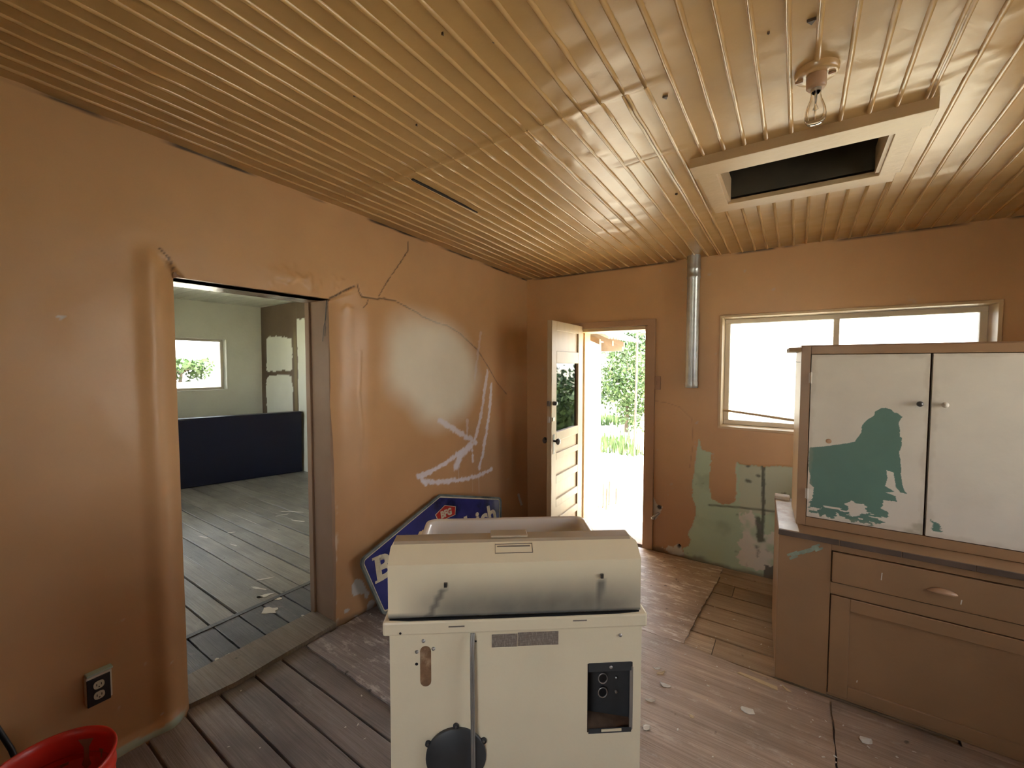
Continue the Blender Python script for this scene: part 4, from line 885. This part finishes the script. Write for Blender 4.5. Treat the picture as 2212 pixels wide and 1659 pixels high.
CO = (BO[0], BO[1], .745); C_ = lambda *a: CB(CO, BYF).b(*a)
C_(BXL-.004, BXR+.01, BYF-.012, BYB+.005, .747, .777).build('slab', 'cabinet_paint', ct, .003)
C_(BXL, 2.315, BYF-.006, BYB, .7768, .7782).build('worn_patch', 'counter_laminate', ct)
x = BXL-.004
while x < BXR: x2 = min(x+random.uniform(.16, .26), BXR+.01); C_(x, x2-.002, BYF-.018, BYF-.011, .750, .776).build('edge_strip', 'counter_edge', ct, .002); x = x2
C_(BXL-.004, BXL+.075, BYB-.06, BYB+.005, .777, .80).build('back_lip', 'counter_laminate', ct, .006)
# upper cupboard
HO = (2.79, -.85, .778); HYF, HYB = -1.058, -.70; HXL, HXR, HZT = 2.302, 3.31, 1.694
uc = tag(empty('upper_cupboard', HO), 'upper cupboard with two white doors and brown frame standing on the countertop', 'cupboard')
U_ = lambda *a: CB(HO, HYF).b(*a)
U_(HXL, HXL+.02, HYF+.02, HYB, .779, HZT).build('side_panel', 'pine', uc); U_(HXR-.02, HXR, HYF+.02, HYB, .779, HZT).build('side_panel', 'cabinet_paint', uc)
U_(HXL+.02, HXR-.02, HYB-.012, HYB, .79, HZT).build('back_panel', 'bare_wood', uc); U_(HXL, HXR, HYF+.01, HYB, HZT-.012, HZT+.006).build('top_panel', 'cabinet_paint', uc, .002); U_(HXL+.02, HXR-.02, HYF+.02, HYB-.012, .795, .815).build('bottom_panel', 'cabinet_paint', uc)
U_(HXL, 2.342, HYF, HYF+.02, .779, HZT).build('stile', 'cabinet_paint', uc, .002); U_(3.238, HXR, HYF, HYF+.02, .779, HZT).build('stile', 'cabinet_paint', uc, .002)
U_(2.342, 3.238, HYF, HYF+.02, 1.654, HZT).build('rail', 'cabinet_paint', uc, .002); U_(2.342, 3.238, HYF, HYF+.02, .779, .824).build('rail', 'cabinet_paint', uc, .002)
U_(2.250, 2.306, HYF+.03, HYF+.25, 1.668, 1.690).build('top_cleat', 'bare_wood', uc, .002)
for k in range(3): p = MB(); p.tube([(2.25-HO[0], HYF+.05+.02*k-HO[1], 1.672+.006*k-HO[2]), (2.236-HO[0], HYF+.05+.02*k-HO[1], 1.672+.006*k-HO[2])], .0012, 5); p.build('nail', 'dark_metal', uc)
p = MB(); p.tube([(2.300-HO[0], HYF+.05-HO[1], 1.615-HO[2]), (2.285-HO[0], HYF+.04-HO[1], 1.615-HO[2]), (2.272-HO[0], HYF+.03-HO[1], 1.620-HO[2])], .0014, 5); p.build('nail', 'dark_metal', uc)
GT = [at(1700+a/5.185, 860+b/5.185, 1, HYF-.002) for a, b in [(250,555),(420,540),(610,515),(760,490),(830,390),(845,300),(900,240),(970,200),(990,150),(1050,115),(1110,108),(1170,130),(1200,160),(1240,170),(1295,210),(1250,270),(1265,350),(1265,430),(1285,440),(1285,540),(1255,610),(1270,690),(1280,800),(1275,850),(1290,950),(1310,1030),(1350,1075),(1270,1055),(1220,1000),(1205,900),(1195,835),(1110,805),(1125,890),(1100,985),(1160,1020),(1205,1050),(1110,1060),(1220,1100),(1230,1160),(1080,1140),(1065,1230),(1120,1270),(1135,1325),(1000,1340),(1110,1390),(1000,1410),(920,1390),(960,1420),(850,1400),(720,1380),(650,1340),(560,1290),(520,1350),(430,1310),(380,1320),(300,1310),(255,1300),(250,1180),(290,1110),(300,1000),(250,950),(265,870),(240,800)]]
GT = [(p[0], p[2]) for p in GT]
GH = [at(1700+a/5.185, 860+b/5.185, 1, HYF-.002) for a, b in [(650,1190),(735,1140),(780,1180),(890,1210),(900,1290),(850,1300),(780,1330),(700,1310),(690,1230)]]; GH = [(p[0], p[2]) for p in GH]
GK = [at(*p_, 1, HYF-.002) for p_ in [(2011,1118),(2024,1128),(2036,1140),(2028,1152),(2012,1146)]]; GK = [(p[0], p[2]) for p in GK]
def hutch_door(x0, x1, z0, z1, painted, knob_x, dark, hinge_x):
    e = empty('door', (0, 0, 0)); e.parent = uc
    U_(x0, x1, HYF+.002, HYF+.018, z0, z1).build('door_core', 'white_paint', e)
    def col(U, V):
        c = np.tile(np.array((.69, .63, .53)), (*U.shape, 1))*(1+.03*fbm(U, V, 6, 3, 3))[..., None]
        n1, n2 = fbm(U*.5, V*2.5, 60, 3, 8)*.006, fbm(U, V, 60, 3, 9)*.005
        polys = [GT] if painted else [GK]
        low = smooth(.98, .86, V)
        g = in_poly(U+n1*(.3+2.0*low), V+n2*(.3+2.2*low), polys[0])
        if painted: g &= ~in_poly(U+n1*2, V+n2*2, GH); g &= ~((fbm(U*.6, V*2, 28, 4, 33) > .18) & (V < .895+.01*n1) & (low > .3))
        c = np.where(g[..., None], np.array((.105, .20, .155))*(1+.08*fbm(U, V, 8, 3, 4))[..., None], c)
        c = mixc(c, (.40, .32, .22), smooth(.022, .004, np.minimum(np.minimum(U-x0, x1-U), np.minimum(V-z0, z1-V))+fbm(U, V, 25, 3, 6)*.018)*.22)
        if painted: c = mixc(c, (.32, .27, .17), smooth(.07, .03, np.hypot(U-x1, V-z0)+fbm(U, V, 30, 3, 7)*.04)*.6)
        return c
    me = grid_mesh('door_face', np.linspace(x0, x1, int((x1-x0)/(.0019 if painted else .0035))), np.linspace(z0, z1, int((z1-z0)/(.0019 if painted else .0035))), lambda U, V: (U-HO[0], np.full(U.shape, HYF-.001-HO[1]), V-HO[2]), col)
    me.materials.append(MATS['door_paint']); link('door_face', me, e)
    k = MB(); k.lathe([(0, -.020), (.009, -.019), (.0125, -.013), (.009, -.006), (.006, 0)], (knob_x-HO[0], HYF-.001-HO[1], 1.425-HO[2]), 14, 'y'); k.build('knob', 'dark_metal' if dark else 'white_paint', e)
    for z in (1.535, .945):
        h = MB(); h.box(hinge_x-.012-HO[0], hinge_x+.018-HO[0], HYF-.004-HO[1], HYF-.001-HO[1], z-.025-HO[2], z+.025-HO[2]); h.tube([(hinge_x-.003-HO[0], HYF-.006-HO[1], z-.028-HO[2]), (hinge_x-.003-HO[0], HYF-.006-HO[1], z+.028-HO[2])], .004, 8); h.build('hinge', 'white_paint', e)
    return e
d1 = hutch_door(2.345, 2.778, .828, 1.651, True, 2.748, True, 2.348)
MB().lathe([(.012, -.0012), (.009, -.003), (0, -.002)], (2.425-HO[0], HYF-HO[1], 1.222-HO[2]), 12, 'y').build('knob_scar', 'brown_worn', d1)
hutch_door(2.788, 3.235, .828, 1.651, False, 2.829, False, 3.232)

# ================================================================== SIGN LEANING ON THE LEFT WALL
bvec = np.array((.142, -1.96, 0.004)); tv = np.array((.02-.142, 0, .62)); tv /= np.linalg.norm(tv)
sg = tag(empty('metal_sign', tuple(bvec)), 'dark blue pentagon enamel sign with cream lettering leaning on the left wall', 'sign')
SN = np.cross((0, 1, 0), tv)                  # normal towards the room
Ms = Matrix(((0, tv[0], SN[0], 0), (1, tv[1], SN[1], 0), (0, tv[2], SN[2], 0), (0, 0, 0, 1)))
def sign_poly(ins=0.0, r=.045):
    P_ = [(0, 0), (1.28, 0), (1.397, .392), (.64, .611), (-.117, .392)]
    out = []; n = len(P_)
    cx_, cy_ = .64, .30
    for i in range(n):
        a, b, c_ = Vector(P_[i-1]), Vector(P_[i]), Vector(P_[(i+1) % n])
        d1_, d2_ = (a-b).normalized(), (c_-b).normalized(); h = math.acos(max(-1, min(1, d1_.dot(d2_))))/2
        bis = (d1_+d2_).normalized(); rr = max(r-ins, .006); b2 = b+bis*(ins/math.sin(h)); cen = b2+bis*(rr/math.sin(h))
        s0 = b2+d1_*(rr/math.tan(h)); s1 = b2+d2_*(rr/math.tan(h))
        a0 = math.atan2(s0.y-cen.y, s0.x-cen.x); a1 = math.atan2(s1.y-cen.y, s1.x-cen.x); da = (a1-a0+math.pi) % (2*math.pi)-math.pi
        for k in range(6): t = a0+da*k/5; out.append((cen.x+rr*math.cos(t), cen.y+rr*math.sin(t)))
    return out
def on_sign(name, mb, m, parent=None):
    o = mb.build(name, m, parent or sg)
    if parent is None: o.matrix_local = Ms
    return o
def ringp(i0, i1, w0, w1):
    a, b = sign_poly(i0), sign_poly(i1); n = len(a); mb = MB()
    vs = [(x, y, w0) for x, y in a]+[(x, y, w0) for x, y in b]+[(x, y, w1) for x, y in a]+[(x, y, w1) for x, y in b]
    fs = []
    for k in range(n): j = (k+1) % n; fs += [(2*n+k, 2*n+j, 3*n+j, 3*n+k), (k, n+k, n+j, j), (k, j, 2*n+j, 2*n+k), (n+j, n+k, 3*n+k, 3*n+j)]
    return mb.add(vs, fs)
on_sign('panel', MB().prism(sign_poly(.004), 'z', 0, .004), 'sign_blue'); on_sign('rim', ringp(0, .016, -.004, .014), 'sign_edge'); on_sign('border_line', ringp(.016, .025, .004, .0065), 'sign_cream')
def text_mesh(txt, size, bold):
    cu = bpy.data.curves.new('lettering', 'FONT'); cu.body = txt; cu.size = size; cu.extrude = .0012; cu.offset = bold; cu.resolution_u = 4
    o = bpy.data.objects.new('tmp', cu); COL.objects.link(o); dg = bpy.context.evaluated_depsgraph_get(); me = bpy.data.meshes.new_from_object(o.evaluated_get(dg)); bpy.data.objects.remove(o); return me
def letters(txt, u0, u1, v0, v1, m, parent, w=.0055, bold=.006, slab=True, name='lettering'):
    me = text_mesh(txt, 1.0, bold*1.0/(v1-v0)*.7); co = np.empty(len(me.vertices)*3); me.vertices.foreach_get('co', co); co = co.reshape(-1, 3)
    mn, mx_ = co.min(0), co.max(0); lo = text_mesh('B', 1.0, bold/(v1-v0)*.7); cb = np.empty(len(lo.vertices)*3); lo.vertices.foreach_get('co', cb); cb = cb.reshape(-1, 3)
    co[:, 0] = u0+(co[:, 0]-mn[0])/(mx_[0]-mn[0])*(u1-u0); co[:, 1] = v0+(co[:, 1]-cb[:, 1].min())/(cb[:, 1].max()-cb[:, 1].min())*(v1-v0); co[:, 2] = w+np.sign(co[:, 2])*.0006
    me.vertices.foreach_set('co', co.ravel()); me.update(); me.materials.clear(); me.materials.append(MATS[m]); o = link(name, me, parent)
    if parent is sg: o.matrix_local = Ms
    return o
tx = letters('B.F.Goodrich', -.005, 1.285, .212, .368, 'sign_letters', sg, bold=.008)
for (u0, u1, v0, v1) in [(-.022, .045, .355, .370), (-.022, .045, .210, .225), (-.004, .028, .212, .368)]: MB().box(u0, u1, v0, v1, .0045, .0062).build('serif', 'sign_cream', tx)
eo = on_sign('emblem', MB().prism([(.566, .474), (.68, .516), (.798, .474), (.778, .412), (.59, .412)], 'z', .004, .0052), 'sign_cream')
MB().prism([(.573, .4725), (.68, .511), (.791, .4725), (.773, .4165), (.595, .4165)], 'z', .0052, .0060).build('emblem_field', 'sign_red', eo)
ltr = letters('BFG', .622, .742, .428, .482, 'sign_cream', eo, w=.0068, bold=.004)

# ================================================================== BUCKET
bk = tag(empty('bucket', (.425, -3.437, .0)), 'red plastic bucket with dried mud inside at the lower left', 'bucket')
p = MB(); p.lathe([(0, .002), (.126, .0), (.130, .006), (.143, .27), (.150, .272), (.150, .282), (.1445, .286), (.1455, .302), (.153, .304), (.153, .314), (.147, .318), (.1485, .352), (.1555, .355), (.1565, .366), (.154, .372), (.149, .370), (.1465, .345), (.136, .012), (0, .010)], n=56); p.build('shell', 'red_plastic', bk)
p = MB(); p.lathe([(.132, .02), (.137, .03), (.10, .06), (0, .05)], n=32); p.build('mud', 'bucket_dirt', bk)
for a0, z0, z1, wd in ((2.35, .10, .335, .16), (2.0, .16, .30, .07), (2.75, .12, .27, .10)):
    vs, fs = [], []; n = 8
    for i in range(n+1):
        z = z0+(z1-z0)*i/n; r_ = .136+(.1465-.136)*(z-.012)/.333-.0012
        for s_ in (-1, 1): t = a0+s_*wd*(.55+.45*math.sin(i*2.3+a0))*(.5+.5*i/n); vs.append((r_*math.cos(t), r_*math.sin(t), z))
    for i in range(n): fs.append((i*2, i*2+1, i*2+3, i*2+2))
    MB().add(vs, fs).build('mud_streak', 'bucket_dirt', bk)

# ================================================================== BLUE MAT IN THE NEXT ROOM
mtx = tag(empty('foam_mat', (-4.10, -1.15, 0), math.atan2(1.307, .386)), 'dark navy vinyl gym mat standing on edge in the next room', 'mat')
mb = MB(); mb.prism([(-.015, .0), (.14, .0), (.075, .905), (-.06, .905)], 'x', -1.05, .955); mo = mb.build('cover', 'navy_vinyl', mtx, .02)
mtx.location = (-4.10, -1.15, .0)
MB().box(-1.05, .955, -.061, .077, .902, .906).build('seam_piping', 'navy_vinyl', mo, .001)

# ================================================================== DEBRIS ON THE FLOOR
def flake(name, px, py, rx, ry, a, m, label, cat='paint chip', group='paint chips scattered on the plywood floor', z=.0, t=.002, curl=.006):
    p_ = at(px, py, 2, z); pts = blob(0, 0, rx, ry, 9, .3, 0); mb = MB(); n = len(pts)
    vs = [(x, y, t+curl*(x/rx)**2) for x, y in pts]+[(x, y, curl*(x/rx)**2) for x, y in pts]
    mb.add(vs, [tuple(range(n)), tuple(range(2*n-1, n-1, -1))]+[(k, n+k, n+(k+1) % n, (k+1) % n) for k in range(n)])
    return tag(mb.build(name, m, None, 0, (p_[0], p_[1], z), a), label, cat, group)
flake('paint_chip', 1615, 1537, .030, .020, .3, 'paint_flake', 'largest white paint chip, in the middle of the plywood in front of the cabinet')
flake('paint_chip', 1440, 1482, .028, .014, .2, 'paint_flake', 'white paint chip closest to the right side of the stove', )
flake('paint_chip', 1426, 1455, .026, .010, .9, 'wood_splinter', 'cream paint chip beside the stove, farthest of the four by it')
flake('paint_chip', 1420, 1445, .020, .007, .6, 'paint_flake', 'thin narrow paint chip touching the cream one by the stove')
flake('paint_chip', 1495, 1549, .012, .008, .1, 'wood_splinter', 'tiny yellowish paint chip between the stove and the largest chip')
flake('paint_chip', 1404, 1514, .022, .010, .5, 'paint_flake', 'curled pale paint chip level with the junction box of the stove')
flake('paint_chip', 1396, 1572, .016, .018, .2, 'paint_flake', 'upright white paint chip nearest the viewer against the stove')
flake('paint_chip', 1870, 1600, .03, .02, .2, 'paint_flake', 'pale paint chip on the dark plywood below the cabinet door')
flake('paint_chip', 1700, 1490, .028, .008, -.6, 'wood_splinter', 'tan sliver at the bottom left corner of the base cabinet')
sh = MB(); sh.prism([(-.09, -.010), (.09, -.014), (.085, .012), (-.02, .010), (-.08, .006)], 'z', 0, .004)
p_ = at(1636, 1470, 2, 0.0); tag(sh.build('wood_shim', 'wood_splinter', None, 0, (p_[0], p_[1], .0), -.10), 'pale split wooden shim lying beside the base cabinet', 'shim')

cr = MB(); r = random.Random(12)
for k in range(240):
    if k < 150: x, y = r.uniform(1.05, 2.4), r.uniform(-2.6, -.1)
    elif k < 190: x, y = r.uniform(.05, 1.0), r.uniform(-3.2, -1.3)
    else: x, y = r.uniform(2.3, 3.2), r.uniform(-2.2, -1.25)
    z = .0005 if not (1.85 < x < 2.9 and y > -1.15) else -.0105
    if x < 1.03 and y < -2.39: z = -.0095
    pts = blob(x, y, r.uniform(.002, .009), r.uniform(.0015, .005), 5, .3, r.uniform(0, 3)); cr.prism(pts, 'z', z, z+.0015)
tag(cr.build('floor_crumbs', 'paint_flake'), 'tiny crumbs of paint and plaster strewn over the floor', 'debris', kind='stuff')

# ================================================================== OUTDOORS
gv = MB(); gv.add([(-120, .27, -.14), (120, .27, -.14), (120, 150, -.14), (-120, 150, -.14)], [(0,1,2,3)]); gv.add([(-120, -120, -.14), (-5.3, -120, -.14), (-5.3, .27, -.14), (-120, .27, -.14)], [(0,1,2,3)]); gv.add([(-5.3, -120, -.14), (120, -120, -.14), (120, -4.5, -.14), (-5.3, -4.5, -.14)], [(0,1,2,3)])
structure(gv.build('ground', 'dry_ground'), 'sunlit pale yard outside the house', 'ground')
wing = tag(empty('house_wing', (-.9, .9, -.14)), 'sunlit white stucco wing of the house outside the door', 'building')
W_ = lambda x0, x1, y0, y1, z0, z1: MB().box(x0+.9, x1+.9, y0-.9, y1-.9, z0+.14, z1+.14)
W_(-2.2, .318, .28, 1.20, -.14, 2.15).build('wall', 'outer_stucco', wing, .02)
rf = MB(); n = 60; vs = []; fs = []
for i in range(n+1):
    yv = .30+(1.42-.30)*i/n; bz = .014*math.cos(yv*2*math.pi/.0762)
    for (xv, zv) in ((-2.4, 3.25), (.74, 1.87)): vs += [(xv+.9, yv-.9, zv+.14+bz), (xv+.9, yv-.9, zv+.14+bz-.002)]
for i in range(n): a = i*4; b = a+4; fs += [(a, b, b+2, a+2), (a+1, a+3, b+3, b+1), (a+2, b+2, b+3, a+3)]
rf.add(vs, fs, True); rf.build('corrugated_roof', 'rusty_roof', wing)
W_(.30, .575, 1.18, 1.24, 1.76, 1.87).build('fascia_board', 'weathered_board', wing, .004)
for k in range(3): MB().prism([(.30+.9, 1.945+.14), (.62+.9, 1.805+.14), (.62+.9, 1.86+.14), (.30+.9, 2.00+.14)], 'y', .38+.36*k-.9, .42+.36*k-.9).build('rafter', 'weathered_board', wing)
def foliage(cx, cy, cz_, rx, ry, rz_, n, leaf, m, parent, seed, clumps=26):
    r = np.random.default_rng(seed)
    d = r.normal(size=(clumps, 3)); d /= np.linalg.norm(d, axis=1)[:, None]; cc = d*(r.random((clumps, 1))**.4)*.78
    k = r.integers(0, clumps, n); p = cc[k]+r.normal(size=(n, 3))*.17
    p = p*np.array((rx, ry, rz_))+np.array((cx, cy, cz_))
    a = r.normal(size=(n, 3)); a /= np.linalg.norm(a, axis=1)[:, None]; b = r.normal(size=(n, 3)); b -= a*(a*b).sum(1)[:, None]; b /= np.linalg.norm(b, axis=1)[:, None]
    s = leaf*(.6+.8*r.random((n, 1))); v = np.stack([p-a*s, p+b*s*.45, p+a*s, p-b*s*.45], 1).reshape(-1, 3)
    me = bpy.data.meshes.new('foliage'); me.from_pydata(v.tolist(), [], np.arange(4*n).reshape(-1, 4).tolist()); me.update(); me.materials.append(MATS[m])
    o = link('foliage', me, parent); o['kind'] = 'stuff'; return o
def tree(name, x, y, h, rx, rz_, n, leaf, m, label, seed, trunk=True, cat='tree', group=None):
    e = tag(empty(name, (x, y, -.14)), label, cat, group)
    foliage(0, 0, h-rz_, rx, rx, rz_, n, leaf, m, e, seed)
    t = MB(); t.tube([(0, 0, 0), (.05*rx, .03*rx, h*.4), (.0, .05*rx, h*.75)], [max(.03, .05*rx), max(.02, .035*rx), .01], 8)
    for k in range(5): a = 1.26*k; t.tube([(.03*rx, .02*rx, h*.35), (rx*.55*math.cos(a), rx*.55*math.sin(a), h*.72)], [.025*max(rx, .6), .006], 6)
    t.build('trunk', 'bark', e); return e
tree('leafy_tree', -1.35, 7.0, 2.55, 1.05, 1.25, 5200, .055, 'leaf_light', 'bright green leafy tree framed in the open exterior doorway', 1)
tree('leafy_tree', -4.6, 18.0, 3.9, 2.3, 2.0, 4000, .13, 'leaf_green', 'dark green tree behind the doorway tree, left of the pole', 2)
tree('leafy_tree', .3, 21.0, 3.0, 1.6, 1.5, 3500, .12, 'leaf_green', 'far tree seen right of the pole in the doorway', 3)
tree('leafy_tree', 10.3, 17.0, 4.4, 2.4, 2.0, 4000, .14, 'leaf_green', 'tree at the right end of the wide window', 4)
tree('shrub', 2.6, 4.4, 1.35, .75, .7, 2600, .06, 'leaf_light', 'low green shrub right of the doorway path, below the wide window', 5, cat='shrub')
tree('shrub', 3.5, 6.5, 1.7, 1.1, .9, 3000, .07, 'leaf_green', 'larger green shrub behind the low shrub below the wide window', 6, cat='shrub')
for k, (x, y, h, rx) in enumerate([(-36, 5, 2.15, 2.7), (-42, -1.5, 2.2, 2.6), (-48, 12.5, 2.6, 3.4), (-34, -8.5, 2.1, 2.4)]):
    tree('leafy_tree', x, y, h, rx, h*.5, 1600, .28, 'leaf_green', ['dark tree in the middle of the side window view', 'shorter dark tree left of the middle in the side window view', 'tallest dark tree at right of the side window view', 'dark tree at the left edge of the side window view'][k], 20+k, group=None)
def tuft(x, y, h, n, seed, m='leaf_light'):
    r = random.Random(seed); mb = MB()
    for k in range(n):
        a = r.uniform(0, 6.28); d = r.uniform(0, .22); bx_, by_ = x+d*math.cos(a), y+d*math.sin(a); l = r.uniform(.08, .22); hh = h*r.uniform(.5, 1.1); ca, sa = math.cos(a+1.57)*.012, math.sin(a+1.57)*.012
        mb.add([(bx_-ca, by_-sa, -.14), (bx_+ca, by_+sa, -.14), (bx_+l*math.cos(a)*.5+ca*.6, by_+l*math.sin(a)*.5+sa*.6, -.14+hh*.7), (bx_+l*math.cos(a), by_+l*math.sin(a), -.14+hh)], [(0,1,2),(0,2,3)])
    return mb.build('grass_tuft', m)
gs = MB(); r = random.Random(5)
for k in range(9000):
    x = r.uniform(-3.5, 4.5); y = r.uniform(4.2, 9.5)
    if min(math.hypot(x+1.35, y-7.0)-1.2, math.hypot(x-2.6, y-4.4)-.8, math.hypot(x-3.5, y-6.5)-1.2) < 0: continue
    if vnoise(np.array([x*.9]), np.array([y*.9]), 5)[0] < .42: continue
    a = r.uniform(0, 6.28); hh = r.uniform(.08, .32); ca, sa = math.cos(a)*.022, math.sin(a)*.022; l = r.uniform(.02, .10)
    gs.add([(x-ca, y-sa, -.14), (x+ca, y+sa, -.14), (x-sa*l*20, y+ca*l*20, -.14+hh)], [(0,1,2)])
tag(gs.build('grass', 'leaf_light'), 'patchy green grass growing in the yard outside', 'grass', kind='stuff')
p = MB(); q = at(1372, 850, 1, 4.2); p.tube([(q[0], 4.2, -.14), (q[0]+.02, 4.2, 1.4), (q[0]+.03, 4.2, 3.4)], .022, 8); tag(p.build('yard_pole', 'bark'), 'thin upright pole in the yard seen through the doorway', 'pole')
p = MB(); p.tube([(8.5, 15, -.14), (8.5, 15, 4.2)], .10, 8); p.box(7.8, 9.2, 14.95, 15.05, 3.8, 3.92); tag(p.build('utility_pole', 'bark'), 'distant utility pole seen through the right window pane', 'pole')
bt = MB(); bt.prism([(-.5, -.14), (1.5, -.14), (1.3, .85), (.9, 1.05), (-.2, 1.0), (-.5, .7)], 'y', 17.0, 18.0); tag(bt.build('tarp_pile', 'blue_tarp', None, .05), 'pale blue covered heap far out in the yard', 'heap')
for k, (px, py, h) in enumerate([(1303, 1097, .30), (1310, 1101, .26), (1316, 1091, .30), (1331, 1088, .20)]):
    q = at(px, py, 2, -.14); p = MB(); p.tube([(q[0], q[1], -.14), (q[0]+.005, q[1], -.14+h)], .014, 6)
    tag(p.build('garden_stake', 'bark'), ['leftmost thin stake in the pale yard outside the doorway', 'second stake from the left outside the doorway, short and thick', 'third stake from the left outside the doorway', 'single short stake farthest right outside the doorway'][k], 'stake', 'stakes in the yard')
q = at(1262, 1060, 2, -.14); dw = tag(empty('dry_weed', (q[0]+.1, q[1], -.14)), 'dead brown weed at the foot of the white wing wall', 'weed')
foliage(0, 0, .25, .14, .14, .18, 90, .05, 'weathered_board', dw, 9, 8); MB().tube([(0, 0, 0), (.02, .01, .2), (.0, .02, .4)], [.008, .005, .002], 6).build('stem', 'bark', dw)
